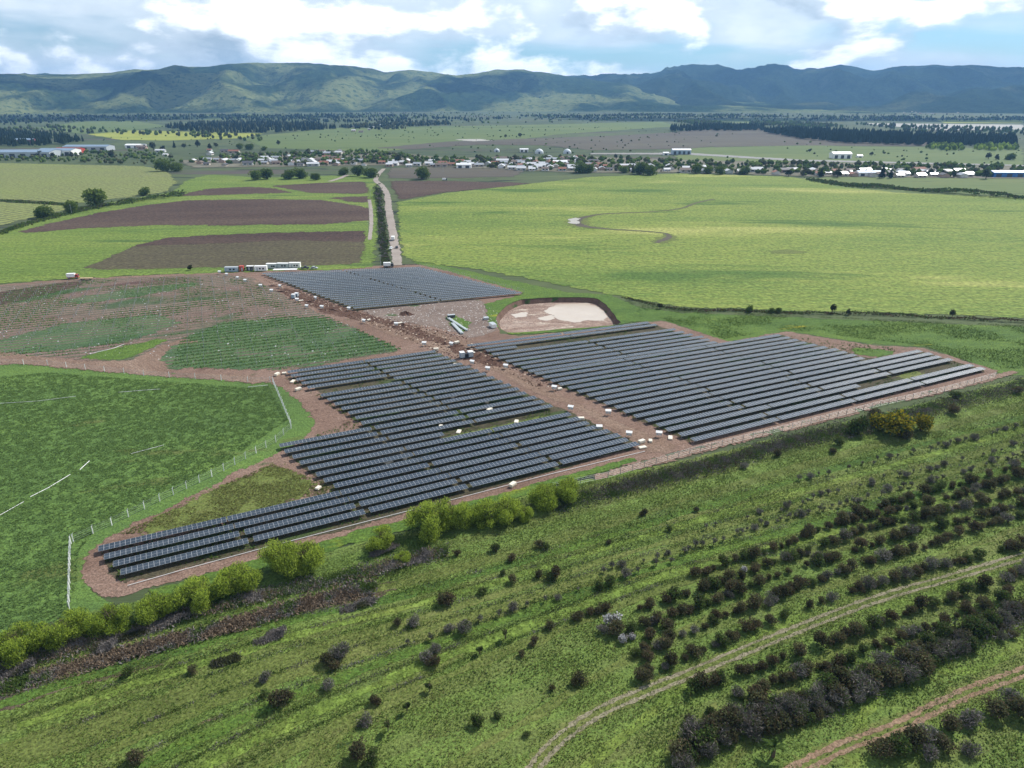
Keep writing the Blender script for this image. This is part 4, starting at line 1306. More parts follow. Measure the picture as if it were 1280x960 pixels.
# ------------------------------------------------------------------ fences, rail, pipes
M_MESH, t = new_mat('wire_mesh')
p = t.n('BsdfPrincipled', Base_Color=(0.5, 0.53, 0.53), Roughness=0.5, Metallic=0.3)
t.t.links.new(p.outputs[0], t.n('OutputMaterial').inputs[0])
FP = B().box(-0.06, 0.06, -0.06, 0.06, -0.3, 2.1).mesh('post', M_STEEL)
FPW = B().box(-0.09, 0.09, -0.09, 0.09, -0.3, 2.1).tube((0, 0, 2.1), (0.25, 0.1, 2.5), 0.07, 0.05).mesh('post', M_WHITE)


def fence(px, step, label, post, h=2.0, wires=(0.3, 0.9, 1.5, 2.0), r=0.015):
    pts = resample([G(x, y).xy for x, y in px], step, closed=False)
    o = tag(mk('perimeter_fence', None, None, (pts[0].x, pts[0].y, 0.1)), label, 'fence', 'fences round the site')
    for p in pts:
        mk('post', post, o, (p.x - pts[0].x, p.y - pts[0].y, 0), random.random())
    for z in wires:
        b = B()
        for a, c in zip(pts[:-1], pts[1:]):
            b.tube((a.x - pts[0].x, a.y - pts[0].y, z), (c.x - pts[0].x, c.y - pts[0].y, z), r, n=3, cap=False)
        mk('wire', b.mesh('wire', M_MESH), o)


fence([(89, 680), (88, 700), (87, 762)], 2.4, 'short upright-looking white post fence at the far left corner of the site', FPW, r=0.025)
fence([(92, 678), (140, 657), (200, 627), (280, 589), (345, 553), (364, 536)], 3.6, 'curving fence of white-tipped posts beside the lush field track', FPW, r=0.02)
fence([(341, 478), (352, 504), (364, 533)], 3.0, 'pale fence stretch at the tip of the lush field', FPW, r=0.03)
fence([(-40, 452), (0, 455), (60, 457), (180, 470), (310, 478), (338, 478)], 9.0, 'sparse post fence along the top edge of the lush field', FPW, r=0.02)
fence([(690, 612), (760, 598), (862, 568), (990, 536), (1100, 508), (1180, 490), (1244, 472)], 4.0, 'thin wire fence between the right block and the bramble bank', FP, r=0.02)
fence([(525, 333), (560, 340), (610, 354), (655, 366)], 5.0, 'thin fence along the right edge of the far block', FP, r=0.02)


def pipe(px, r, label, mat, name='irrigation_pipe', cat='pipe', z=0.25):
    pts = [G(x, y).xy for x, y in px]
    b = B()
    for a, c in zip(pts[:-1], pts[1:]):
        b.tube((a.x, a.y, z), (c.x, c.y, z), r, n=6)
    tag(mk(name, b.mesh(name, mat)), label, cat)


pipe([(160, 733), (230, 713), (330, 686), (450, 655), (560, 627), (690, 593), (806, 565)], 0.075, 'long white rail laid on the ground along the front solar row', M_WHITE, 'ground_rail', 'rail', 0.28)
pipe([(0, 645), (30, 628)], 0.07, 'white pipe lying in the lush field at the left picture edge', M_WHITE)
pipe([(38, 622), (60, 611), (88, 594)], 0.09, 'white pipe lying in the middle of the lush field, left stretch', M_WHITE)
pipe([(100, 588), (112, 577)], 0.1, 'short white pipe continuing the lush field pipe line', M_WHITE)
pipe([(164, 568), (205, 557)], 0.07, 'white pipe lying in the lush field below its middle', M_WHITE)
pipe([(0, 505), (48, 502), (95, 496)], 0.07, 'white pipe lying in the upper lush field near the left edge', M_WHITE)
pipe([(148, 491), (200, 487)], 0.08, 'thin white pipe lying in the upper lush field centre', M_WHITE)
pipe([(310, 484.5), (335, 482)], 0.08, 'thin white pipe near the tip of the lush field', M_WHITE)
pipe([(112, 443), (142, 436), (155, 431)], 0.09, 'white pipe on the grass patch in the pile yard', M_WHITE)


def pole(px, h, label):
    g = G(*px)
    o = tag(mk('utility_pole', None, None, (g.x, g.y, 0.1)), label, 'pole', 'utility poles')
    mk('shaft', B().tube((0, 0, -0.3), (0, 0, h), 0.16, 0.1).mesh('shaft', M_STEEL), o)
    mk('crossarm', B().box(-1.0, 1.0, -0.06, 0.06, h - 0.7, h - 0.55).mesh('crossarm', M_STEEL), o)


for px, h, s in [((476.5, 338), 10, 'behind the far block beside the road end'), ((554, 216), 14, 'on the brown field before the town'), ((462, 262), 9, 'beside the farm road, middle one'), ((463, 248), 9, 'beside the farm road, furthest one'), ((461, 290), 9, 'beside the farm road, nearest one'), ((90, 268), 9, 'on the hedge between the row crops')]:
    pole(px, h, 'slim pale utility pole ' + s)

# ------------------------------------------------------------------ vegetation
L_DARK = leaf_mat('dark_shrub_leaf', (0.024, 0.031, 0.015), (0.135, 0.14, 0.066), 0.28)
L_MAROON = leaf_mat('maroon_shrub_leaf', (0.034, 0.027, 0.018), (0.145, 0.112, 0.066), 0.28)
L_GREEN = leaf_mat('green_shrub_leaf', (0.03, 0.055, 0.014), (0.09, 0.135, 0.035), 0.25, 0.5, 0.3)
L_WEED = leaf_mat('weed_leaf', (0.035, 0.07, 0.016), (0.1, 0.155, 0.035), 0.2, 0.0, 0.7)
L_WILLOW = leaf_mat('willow_leaf', (0.15, 0.225, 0.028), (0.42, 0.52, 0.08), 0.4, 0.4, 0.3)
L_GREY = leaf_mat('bare_grey_twig', (0.08, 0.07, 0.064), (0.27, 0.245, 0.225), 0.1)
L_TWIG = leaf_mat('bare_brown_twig', (0.07, 0.062, 0.054), (0.26, 0.235, 0.21), 0.1)
L_PALE = leaf_mat('pale_sapling_leaf', (0.06, 0.08, 0.035), (0.16, 0.19, 0.09), 0.3)
L_GORSE = leaf_mat('gorse_flower', (0.1, 0.095, 0.012), (0.4, 0.34, 0.03), 0.3)
L_WHITE = leaf_mat('white_blossom', (0.3, 0.3, 0.3), (0.62, 0.62, 0.6), 0.2)
L_BROWN = leaf_mat('dead_bramble_cane', (0.07, 0.045, 0.03), (0.26, 0.2, 0.14), 0.05)
L_GRASS = leaf_mat('grass_tuft', (0.075, 0.12, 0.027), (0.19, 0.25, 0.062), 0.15, 0.0, 0.75)
L_GRASS2 = leaf_mat('olive_tuft', (0.085, 0.1, 0.028), (0.2, 0.205, 0.075), 0.15, 0.0, 0.75)
L_LUSH = leaf_mat('lush_crop_leaf', (0.066, 0.12, 0.042), (0.155, 0.24, 0.07), 0.2, 0.0, 0.65)
L_TREE = leaf_mat('broad_tree_leaf', (0.045, 0.075, 0.018), (0.14, 0.195, 0.042), 0.3, 0.5, 0.3)
L_CONE = leaf_mat('dark_conifer_leaf', (0.008, 0.015, 0.01), (0.028, 0.042, 0.022), 0.1)
M_BARK = plain_mat('bark', (0.09, 0.065, 0.045), 0.95, 0, 0.5, 4.0)


def leaves(blobs, n, size, aspect=1.6, up=0.0, shell=0.45, rs=RNG, zmin=0.03):
    """leaf quads spread through a union of ellipsoids; up>0 turns long leaves upward"""
    B_ = np.asarray(blobs, float)
    vol = B_[:, 3] * B_[:, 4] * B_[:, 5]
    k = rs.choice(len(B_), n, p=vol / vol.sum())
    d = rs.normal(size=(n, 3))
    d /= np.linalg.norm(d, axis=1)[:, None]
    r = rs.random(n) ** shell
    C = B_[k, :3] + d * r[:, None] * B_[k, 3:6]
    C[:, 2] = np.maximum(C[:, 2], zmin)
    ax = rs.normal(size=(n, 3)) * (1 - up) + d * 0.5
    ax[:, 2] += up * 1.6
    ax /= np.linalg.norm(ax, axis=1)[:, None]
    q = np.cross(ax, rs.normal(size=(n, 3)))
    q /= np.linalg.norm(q, axis=1)[:, None] + 1e-9
    s = size * (0.6 + 0.8 * rs.random(n))[:, None]
    a, b = ax * s * aspect * 0.5, q * s * 0.5
    V = np.stack([C - a, C + b * 0.9, C + a, C - b * 0.9], 1).reshape(-1, 3)
    V[:, 2] = np.maximum(V[:, 2], 0.0)
    F = np.arange(4 * n).reshape(n, 4)
    return V, F


def blobs_for(r, h, n, rs, base=0.3, spread=0.55, size=0.42):
    out = []
    for i in range(n):
        a = rs.random() * 6.28
        d = r * spread * math.sqrt(rs.random())
        s = r * (size + 0.3 * rs.random())
        zc = h * (base + (1 - base) * 0.62 * rs.random())
        out.append((d * math.cos(a), d * math.sin(a), zc, s, s, min(s * 0.9, h - zc + 0.1, zc + 0.1)))
    return out


def stem_mesh(r, h, n, thick, rs, lean=0.5):
    b = B()
    for i in range(n):
        a = rs.random() * 6.28
        e = Vector((math.cos(a) * r * lean * rs.random(), math.sin(a) * r * lean * rs.random(), h * (0.6 + 0.3 * rs.random())))
        m = e * 0.5 + Vector((rs.normal() * 0.06 * r, rs.normal() * 0.06 * r, 0.1 * h))
        s0 = Vector((rs.normal() * 0.08 * r, rs.normal() * 0.08 * r, -0.15))
        b.tube(s0, m, thick, thick * 0.7, 5, cap=False)
        b.tube(m, e, thick * 0.7, thick * 0.3, 5, cap=False)
        for k in range(2):
            f = m + (e - m) * rs.random()
            b.tube(f, f + Vector((rs.normal() * .3 * r, rs.normal() * .3 * r, 0.2 * h * rs.random())), thick * 0.4, thick * 0.15, 4, cap=False)
    return b.mesh('stem', M_BARK)


def plant_kind(r, h, nb, nl, size, mats, aspect=1.6, up=0.0, stems=4, thick=0.05, variants=5, seed=0, base=0.3, shell=0.45, spread=0.55, bsize=0.42):
    """mesh variants (foliage, stem) of one kind of plant, unit sized as given"""
    out = []
    for v_ in range(variants):
        rs = np.random.default_rng(seed * 100 + v_)
        V, F = leaves(blobs_for(r, h, nb, rs, base, spread, bsize), nl, size, aspect, up, shell, rs)
        ms = mats if isinstance(mats, list) else [mats]
        mi = (rs.random(len(F)) * len(ms)).astype(int) if len(ms) > 1 else None
        out.append((np_mesh('foliage', V, F, ms, mi), stem_mesh(r, h, stems, thick, rs)))
    return out


K_DARK = plant_kind(1.35, 1.9, 8, 950, 0.17, [L_DARK, L_DARK, L_MAROON], seed=1, variants=7)
K_MAROON = plant_kind(1.25, 1.7, 7, 900, 0.16, [L_MAROON, L_MAROON, L_DARK], seed=2, variants=5)
K_GREEN = plant_kind(1.3, 1.8, 7, 900, 0.17, [L_GREEN, L_GREEN, L_DARK], seed=3, variants=6)
K_GREY = plant_kind(1.4, 1.7, 7, 1000, 0.085, [L_GREY, L_GREY, L_GREY, L_GREEN], 5.0, 0.35, seed=4, stems=8, variants=5)
K_BARE = plant_kind(1.4, 1.9, 8, 1500, 0.07, [L_TWIG, L_TWIG, L_TWIG, L_GREEN], 6.0, 0.35, seed=14, stems=14, thick=0.04, variants=6, shell=0.6)
K_PALE = plant_kind(0.9, 1.8, 4, 150, 0.17, [L_PALE, L_GREY], 2.5, 0.3, seed=5, stems=6, thick=0.03, variants=6, shell=0.7)
K_WILLOW = plant_kind(5.0, 7.0, 18, 15000, 0.15, [L_WILLOW, L_WILLOW, L_WILLOW, L_GREEN], 4.0, 0.45, seed=6, stems=14, thick=0.1, variants=8, base=0.16, shell=0.62, spread=0.85, bsize=0.26)
K_GORSE = plant_kind(2.6, 4.0, 8, 1600, 0.3, [L_GORSE, L_GREEN, L_GORSE], 1.6, 0.1, seed=7, stems=8, thick=0.09, variants=3)
K_WHITE = plant_kind(1.2, 1.6, 6, 460, 0.2, [L_WHITE, L_WHITE, L_GREY], seed=8, variants=3)
K_BROAD = plant_kind(5.2, 6.8, 12, 1300, 0.75, L_TREE, 1.4, 0.0, seed=9, stems=5, thick=0.22, variants=6, base=0.22)
K_BROADD = plant_kind(4.2, 9.5, 9, 800, 0.85, [L_DARK, L_CONE], 1.4, 0.1, seed=10, stems=4, thick=0.22, variants=5, base=0.38)
K_SMALL = plant_kind(0.55, 1.5, 4, 260, 0.16, [L_DARK, L_GREEN], seed=12, stems=2, thick=0.05, variants=5, base=0.5)


def conifer_kind(r, h, variants, seed, mat):
    out = []
    for v_ in range(variants):
        rs = np.random.default_rng(seed + v_)
        bl = []
        for k in range(9):
            s = k / 8
            rr = r * (1 - s) ** 0.8 + 0.3
            bl.append((rs.normal() * .2, rs.normal() * .2, h * (0.12 + 0.83 * s), rr, rr, h * 0.09))
        V, F = leaves(bl, 620, 0.8, 1.5, 0.0, 0.5, rs)
        b = B().tube((0, 0, -0.2), (0, 0, h * 0.9), r * 0.09, r * 0.03, 6)
        out.append((np_mesh('foliage', V, F, mat), b.mesh('stem', M_BARK)))
    return out


K_CONE = conifer_kind(3.0, 13.0, 4, 500, L_CONE)
K_POPLAR = conifer_kind(1.7, 14.0, 3, 600, L_DARK)


def plant(name, kind, xy, s, label, cat, group=None, z=0.12, sz=None):
    fo, st = kind[random.randrange(len(kind))]
    r = mk(name, None, None, (xy[0], xy[1], z), random.random() * 6.28, (s, s, s * (sz or random.uniform(0.85, 1.15))))
    tag(r, label, cat, group)
    mk('crown' if cat == 'tree' else 'foliage', fo, r)
    mk('trunk' if cat == 'tree' else 'stem', st, r)
    return r


# ---- willow thickets along the front fence, left to right
WIL = [(25, 818, 0.95), (80, 800, 1.0), (140, 786, 0.85), (201, 769, 0.9), (250, 754, 1.05), (301, 738, 1.0), (352, 716, 0.9), (385, 708, 0.85), (478, 684, 0.62), (538, 664, 1.0), (565, 655, 0.95), (612, 654, 0.98), (632, 650, 0.8), (682, 630, 0.8), (706, 622, 0.8), (-30, 838, 1.0), (505, 702, 0.5), (655, 648, 0.55)]
for i, (x, y, s) in enumerate(sorted(WIL)):
    plant('willow_bush', K_WILLOW, G(x, y).xy, s * random.uniform(0.85, 1.15), 'bright yellow-green willow bush, %s from the left along the front fence' % nth(i + 1), 'bush', 'willow bushes along the front fence')
for x, y, s, lb, k, nm in [
        (1124, 545, 2.1, 'large gorse bush in yellow flower on the bramble bank', K_GORSE, 'gorse_bush'), (1150, 538, 1.35, 'smaller yellow gorse bush at the right side of the large one', K_GORSE, 'gorse_bush'), (1100, 536, 1.5, 'olive gorse bush at the left side of the large one', K_GORSE, 'gorse_bush'),
        (1072, 542, 3.0, 'dark green bush left of the gorse on the bank', K_GREEN, 'green_bush'), (1092, 528, 2.6, 'dark bush behind the gorse next to the lane', K_DARK, 'dark_bush'), (1130, 548, 1.9, 'dark bush shading the foot of the gorse', K_DARK, 'dark_bush'), (1046, 556, 1.6, 'green bush on the bank left of the gorse group', K_GREEN, 'green_bush'), (1040, 566, 1.2, 'maroon bush on the near side of the bank', K_MAROON, 'maroon_bush'),
        (1194, 498, 1.7, 'upright dark green bush on the bank near its right end', K_GREEN, 'green_bush'), (1190, 517, 1.9, 'maroon bramble bush right of the gorse', K_MAROON, 'maroon_bush'), (1270, 492, 1.6, 'brown bush on the bank at the right picture edge', K_MAROON, 'maroon_bush')]:
    plant(nm, k, G(x, y).xy, s, lb, 'bush')

# ---- old orchard rows in the right foreground
ROWS = [
    ('first shrub row above pale track', [(800, 847), (857, 823), (905, 802), (981, 773), (1031, 753), (1105, 729), (1162, 713), (1209, 701), (1290, 678)], 2.24, 0.12),
    ('second shrub row above pale track', [(792, 820), (857, 794), (904, 772), (991, 739), (1038, 723), (1085, 704), (1135, 692), (1172, 679), (1233, 659), (1290, 644)], 2.06, 0.08),
    ('third shrub row above pale track', [(772, 793), (857, 766), (884, 756), (954, 728), (1031, 702), (1092, 682), (1146, 665), (1210, 650), (1290, 629)], 2.06, 0.07),
    ('fourth shrub row above pale track', [(800, 762), (860, 744), (910, 727), (960, 708), (1010, 692), (1055, 673), (1105, 657), (1145, 650), (1200, 637), (1290, 612)], 2.06, 0.08),
    ('fifth shrub row above pale track', [(870, 720), (920, 702), (970, 687), (1020, 665), (1090, 647), (1150, 632), (1210, 617), (1290, 590)], 2.24, 0.10),
    ('sixth shrub row above pale track', [(1050, 652), (1100, 636), (1160, 617), (1220, 602), (1290, 574)], 2.41, 0.10),
    ('first shrub row below pale track', [(878, 857), (935, 842), (1000, 817), (1045, 802), (1085, 787), (1145, 764), (1200, 747), (1240, 732), (1290, 713)], 2.15, 0.12),
    ('second shrub row below pale track', [(925, 872), (975, 853), (1010, 842), (1060, 826), (1095, 810), (1130, 797), (1180, 780), (1230, 757), (1290, 733)], 2.15, 0.11),
]
nsh = 0
for rname, px, gap, skip in ROWS:
    pts = resample([G(x, y).xy for x, y in curve([Vector(p) for p in px], 4)], 0.4, closed=False)
    acc, nxt, k = 0.0, 0.0, 0
    for a, b_ in zip(pts[:-1], pts[1:]):
        acc += (b_ - a).length
        if acc < nxt:
            continue
        nxt = acc + gap * random.uniform(0.55, 1.5)
        if random.random() < skip:
            continue
        r_ = random.random()
        kd, nm, word = (K_DARK, 'dark_shrub', 'dark') if r_ < 0.45 else (K_MAROON, 'maroon_shrub', 'dark maroon') if r_ < 0.68 else (K_GREEN, 'green_shrub', 'dull green') if r_ < 0.88 else (K_GREY, 'grey_shrub', 'grey twiggy')
        k += 1
        q = a + Vector((random.gauss(0, .22), random.gauss(0, .22)))
        plant(nm, kd, q, random.choice((0.7, 0.9, 1.05, 1.2, 1.35, 1.5)), '%s shrub, %s from left, %s' % (word, nth(k), rname), 'shrub', 'orchard shrubs in rows')
        nsh += 1
print('orchard shrubs', nsh)

# ---- tall tangled shrubs between the second row below the track and the red track
hedge = curve([Vector(p) for p in [(850, 952), (895, 925), (945, 902), (1000, 890), (1050, 872), (1100, 848), (1150, 822), (1200, 802), (1290, 772)]], 9)
k = 0
for i, c in enumerate(hedge[:-1]):
    for off in (random.uniform(-16, -6), random.uniform(-4, 4), random.uniform(6, 17)):
        if random.random() < 0.22:
            continue
        r_ = random.random()
        kd, nm, word = (K_BARE, 'grey_shrub', 'bare grey') if r_ < 0.42 else (K_DARK, 'dark_shrub', 'dark') if r_ < 0.76 else (K_GREEN, 'green_shrub', 'green')
        k += 1
        plant(nm, kd, G(c.x + random.uniform(-5, 5), c.y + off).xy, random.choice((0.7, 0.9, 1.1, 1.3, 1.6, 1.9)), '%s shrub, %s from left in the tangled hedge above the red track' % (word, nth(k)), 'shrub', 'shrubs of the tangled hedge')

# ---- thin sapling rows further up the slope
SAP = [('upper sapling row', [(860, 668), (930, 648), (1000, 630), (1080, 606), (1150, 590), (1220, 572), (1290, 552)], 2.6), ('lower sapling row', [(760, 715), (830, 695), (900, 676), (960, 656), (1020, 640), (1090, 622), (1160, 602), (1230, 582), (1290, 565)], 2.2),
       ('middle foreground sapling row', [(480, 812), (540, 800), (600, 775), (660, 757), (720, 740), (780, 722), (840, 704)], 3.4), ('top sapling row', [(1000, 600), (1080, 582), (1160, 562), (1230, 545), (1290, 530)], 3.0)]
for rname, px, gap in SAP:
    pts = resample([G(x, y).xy for x, y in px], gap, closed=False)
    k = 0
    for p in pts:
        if random.random() < 0.22:
            continue
        k += 1
        plant('thin_sapling', K_PALE if random.random() < 0.75 else K_GREY, p + Vector((random.gauss(0, .5), random.gauss(0, .5))), random.uniform(0.6, 1.15), 'thin pale sapling, %s from the left in the %s' % (nth(k), rname), 'sapling', 'thin saplings in rows')

# ---- single shrubs and small trees on the open slope
SINGLE = [(599.7, 818, 'S', 1.2), (632, 799, 'S', 1.2), (537.5, 864, 'S', 1.35), (509, 890, 'S', 1.2), (485.5, 914, 'S', 1.2), (448, 946, 'D', 1.25), (466, 952, 'G', 1.0), (470, 880, 'M', 0.8), (561, 757, 'M', 1.2), (551, 755, 'D', 1.0), (541, 832, 'M', 0.95), (533, 826, 'Y', 0.9), (581, 790, 'Y', 1.1), (516, 781, 'Y', 0.9), (497, 782, 'D', 0.7), (694, 722, 'M', 1.1), (686, 724, 'G', 0.9), (673.6, 722, 'D', 0.75), (641.7, 728, 'D', 0.8), (673.6, 685, 'D', 0.8), (682, 686, 'G', 0.7), (630, 718, 'G', 0.6), (603, 743, 'G', 0.8), (761, 731, 'G', 1.0), (750, 736, 'G', 0.9), (722, 775, 'D', 0.9), (687, 786, 'D', 0.8), (667, 806, 'M', 0.75), (653, 820, 'D', 0.55), (725.6, 854, 'D', 0.9), (718, 856, 'D', 0.5), (596, 904, 'G', 0.9), (806, 849, 'D', 1.1), (690, 863, 'D', 0.4), (658, 921, 'G', 0.5), (622, 896, 'G', 0.6), (802, 645, 'D', 0.6), (806, 643, 'D', 0.7), (760, 680, 'D', 0.5), (835, 664, 'G', 0.6), (870, 640, 'D', 0.6), (971, 570, 'D', 1.0), (930, 585, 'Y', 0.8),
          (351, 882, 'D', 1.25), (360, 876, 'M', 0.9), (411, 830, 'D', 1.05), (420, 824, 'Y', 1.0), (429, 822, 'Y', 1.1), (410, 860, 'Y', 0.8), (334, 850, 'Y', 0.8), (170, 955, 'D', 1.0), (242, 841, 'D', 0.7), (159, 844, 'G', 0.8), (455, 905, 'Y', 0.9), (545, 815, 'Y', 0.8), (620, 690, 'G', 0.9), (571, 695, 'M', 0.7), (640, 700, 'M', 0.9), (420, 835, 'M', 0.8), (330, 870, 'G', 0.5),
          (766, 781, 'W', 1.25), (781, 803, 'W', 0.95), (791, 798, 'W', 0.75), (752, 790, 'Y', 0.9), (739, 769, 'M', 0.8), (756, 764, 'M', 1.0), (747, 768, 'D', 0.8), (810, 797, 'M', 1.1), (808, 822, 'M', 1.15), (830, 808, 'D', 1.0), (835, 786, 'D', 1.0), (930, 716, 'W', 0.75), (1100, 780, 'W', 0.8), (960, 758, 'Y', 0.8),
          (867, 862, 'G', 0.9), (862, 905, 'D', 0.7), (887, 893, 'G', 0.7), (930, 876, 'G', 0.5), (943, 873, 'G', 0.6),
          (1100, 945, 'D', 1.4), (1118, 938, 'G', 1.5), (1140, 930, 'D', 1.5), (1160, 925, 'Y', 1.3), (1185, 912, 'D', 1.3), (1180, 935, 'D', 1.2), (1215, 905, 'Y', 1.4), (1240, 895, 'D', 1.4), (1262, 880, 'Y', 1.3), (1275, 895, 'D', 1.4), (1160, 950, 'Y', 1.2), (1210, 940, 'Y', 1.0)]
kinds = {'S': (K_SMALL, 'small_tree', 'small round-headed tree', 'tree'), 'D': (K_DARK, 'dark_shrub', 'dark shrub', 'shrub'), 'M': (K_MAROON, 'maroon_shrub', 'maroon shrub', 'shrub'), 'G': (K_GREEN, 'green_shrub', 'green shrub', 'shrub'), 'Y': (K_GREY, 'grey_shrub', 'grey twiggy shrub', 'shrub'), 'W': (K_WHITE, 'blossom_shrub', 'whitish blossom shrub', 'shrub')}
cn = {}
for x, y, c, s in sorted(SINGLE):
    kd, nm, word, cat = kinds[c]
    cn[c] = cn.get(c, 0) + 1
    plant(nm, kd, G(x, y).xy, s * 1.25, '%s alone in rough grass, %s such from left' % (word, nth(cn[c])), cat, 'single plants on the open slope')

# palms in the tangled hedge
def palm_mesh(rs):
    b = B()
    for i in range(26):
        a = rs.random() * 6.28
        el = rs.random() * 1.2 - 0.1
        L = 1.9 * (0.8 + 0.4 * rs.random())
        d = Vector((math.cos(a) * math.cos(el), math.sin(a) * math.cos(el), math.sin(el)))
        sd = Vector((-math.sin(a), math.cos(a), 0)) * 0.16
        p0, p1 = Vector((0, 0, 1.6)), Vector((0, 0, 1.6)) + d * L * 0.6
        p2 = p1 + d * L * 0.35 - Vector((0, 0, 0.5))
        b.face([p0 - sd * .4, p0 + sd * .4, p1 + sd, p1 - sd])
        b.face([p1 - sd, p1 + sd, p2])
    return b.mesh('frond_crown', L_GREEN)


for x, y, s, lb in [(966, 946, 1.25, 'palm with spreading fronds in the tangled hedge, left one'), (1130, 815, 0.9, 'small palm-like plant above the tangled hedge'), (862, 870, 0.6, 'little spiky palm below the pale track at its left')]:
    g = G(x, y)
    r = tag(mk('palm', None, None, (g.x, g.y, 0.1), 1.0, s), lb, 'palm')
    mk('crown', palm_mesh(np.random.default_rng(int(x))), r)
    mk('trunk', B().tube((0, 0, -0.2), (0, 0, 1.65), 0.28, 0.22, 8).mesh('trunk', M_BARK), r)


# ---- thickets and grasses nobody could count
def thicket(name, P, h, size, aspect, up, mats, seed, patch=6.0, z0=0.08, hmin=0.15):
    """leaf and twig faces over points P, heaped by noise into uneven mounds"""
    rs = np.random.default_rng(seed)
    m = np.clip((fbm(P[:, 0] / patch, P[:, 1] / patch, 3, seed) - 0.28) * 2.2, 0, 1)
    top = hmin + h * m
    n = len(P)
    C = np.stack([P[:, 0], P[:, 1], z0 + top * rs.random(n) ** 0.6], 1)
    ax = rs.normal(size=(n, 3))
    ax[:, 2] = np.abs(ax[:, 2]) + up * 2
    ax /= np.linalg.norm(ax, axis=1)[:, None]
    q = np.cross(ax, rs.normal(size=(n, 3)))
    q /= np.linalg.norm(q, axis=1)[:, None] + 1e-9
    s = size * (0.5 + rs.random(n))[:, None]
    a, b = ax * s * aspect * 0.5, q * s * 0.5
    V = np.stack([C - a, C + b, C + a, C - b], 1).reshape(-1, 3)
    V[:, 2] = np.maximum(V[:, 2], 0.02)
    ms = mats if isinstance(mats, list) else [mats]
    # neighbouring leaves tend to be of one kind
    kk = np.clip((fbm(P[:, 0] / 4.0 + 50, P[:, 1] / 4.0, 2, seed + 7) - 0.25) * 2.0 + rs.normal(size=n) * 0.16, 0, 0.999)
    o = mk(name, np_mesh(name, V, np.arange(4 * n).reshape(n, 4), ms, (kk * len(ms)).astype(int)))
    return tag(o, kind='stuff')


def band(px, width_px, n, seed):
    """random points along a px path, scattered across it"""
    rs = np.random.default_rng(seed)
    c = curve([Vector(p) for p in px], 10)
    i = rs.random(n) * (len(c) - 1.001)
    i0 = i.astype(int)
    A = np.array([(p.x, p.y) for p in c])
    q = A[i0] + (A[i0 + 1] - A[i0]) * (i - i0)[:, None]
    q[:, 1] += np.clip(rs.normal(size=n) * 0.5, -1.2, 1.2) * width_px
    q[:, 0] += rs.normal(size=n) * 2
    return np.array([G(a, b).xy for a, b in q])


thicket('bramble_thicket', band([(690, 632), (760, 616), (830, 596), (900, 580), (980, 556), (1050, 540), (1110, 528), (1180, 508), (1290, 480)], 11, 38000, 31), 1.5, 0.2, 3.0, 0.25, [L_GREEN, L_GREY, L_WEED, L_GREY, L_MAROON, L_GREEN, L_GREY], 31)
thicket('bramble_thicket', band([(-30, 852), (40, 825), (100, 808), (170, 790), (250, 765), (330, 745), (400, 730), (480, 712), (560, 690)], 9, 24000, 32), 1.3, 0.19, 3.0, 0.25, [L_GREEN, L_GREY, L_WEED, L_BROWN, L_GREY], 32)
thicket('dead_bramble', band([(-20, 868), (80, 838), (180, 812), (280, 785), (380, 757), (470, 735)], 9, 14000, 33), 0.7, 0.25, 4.0, 0.1, [L_BROWN, L_BROWN, L_GREY, L_GREEN], 33)
thicket('tangled_hedge', band([(845, 955), (890, 925), (940, 900), (1000, 890), (1050, 872), (1100, 848), (1150, 820), (1200, 800), (1290, 772)], 20, 7000, 34), 1.5, 0.22, 3.2, 0.3, [L_GREY, L_DARK, L_GREEN, L_GREY, L_GREY], 34, 9.0)
thicket('tangled_hedge', band([(1120, 830), (1180, 800), (1240, 775), (1300, 752)], 14, 5000, 38), 1.9, 0.28, 2.0, 0.2, [L_DARK, L_DARK, L_GREEN], 38, 8.0)
thicket('roadside_hedge', band([(482, 330), (480, 310), (478, 290), (476, 270), (474, 250), (472, 238)], 6, 5000, 35), 5.5, 1.2, 1.6, 0.1, [L_DARK, L_GREEN, L_GREY], 35, 12.0)
thicket('ditch_scrub', band([(780, 372), (850, 387), (930, 389), (1000, 392), (1100, 394), (1200, 399), (1300, 404)], 1.6, 4200, 36), 1.5, 0.5, 1.6, 0.1, [L_DARK, L_GREEN, L_MAROON], 36, 9.0)
thicket('field_hedge', band([(0, 292), (40, 278), (90, 266), (130, 258), (180, 250), (230, 243)], 2.2, 3600, 37), 4.0, 1.4, 1.5, 0.0, [L_GREEN, L_TREE, L_DARK], 37, 20.0)
thicket('field_hedge', band([(1010, 224), (1060, 232), (1120, 236), (1180, 241), (1290, 249)], 2.0, 3600, 40), 5.0, 1.8, 1.5, 0.0, [L_GREEN, L_GREEN, L_DARK], 40, 24.0)
thicket('field_hedge', band([(0, 251), (60, 255), (95, 257)], 1.2, 900, 41), 3.0, 1.4, 1.5, 0.0, [L_DARK, L_GREEN], 41, 24.0)
for x, y, rx, lb in [(282, 828, 17, 'a'), (336, 800, 17, 'b'), (215, 779, 18, 'c'), (161, 796, 22, 'd'), (20, 842, 24, 'e'), (131, 812, 14, 'f'), (447, 759, 22, 'g'), (30, 805, 14, 'h'), (345, 792, 10, 'i'), (480, 690, 16, 'j'), (520, 700, 14, 'k')]:
    thicket('grey_bramble', band([(x - rx, y + rx * 0.25), (x, y), (x + rx, y - rx * 0.3)], 4, 1500, 50 + x), 1.5, 0.18, 4.0, 0.3, [L_GREY, L_GREY, L_DARK], 50 + x, 5.0)


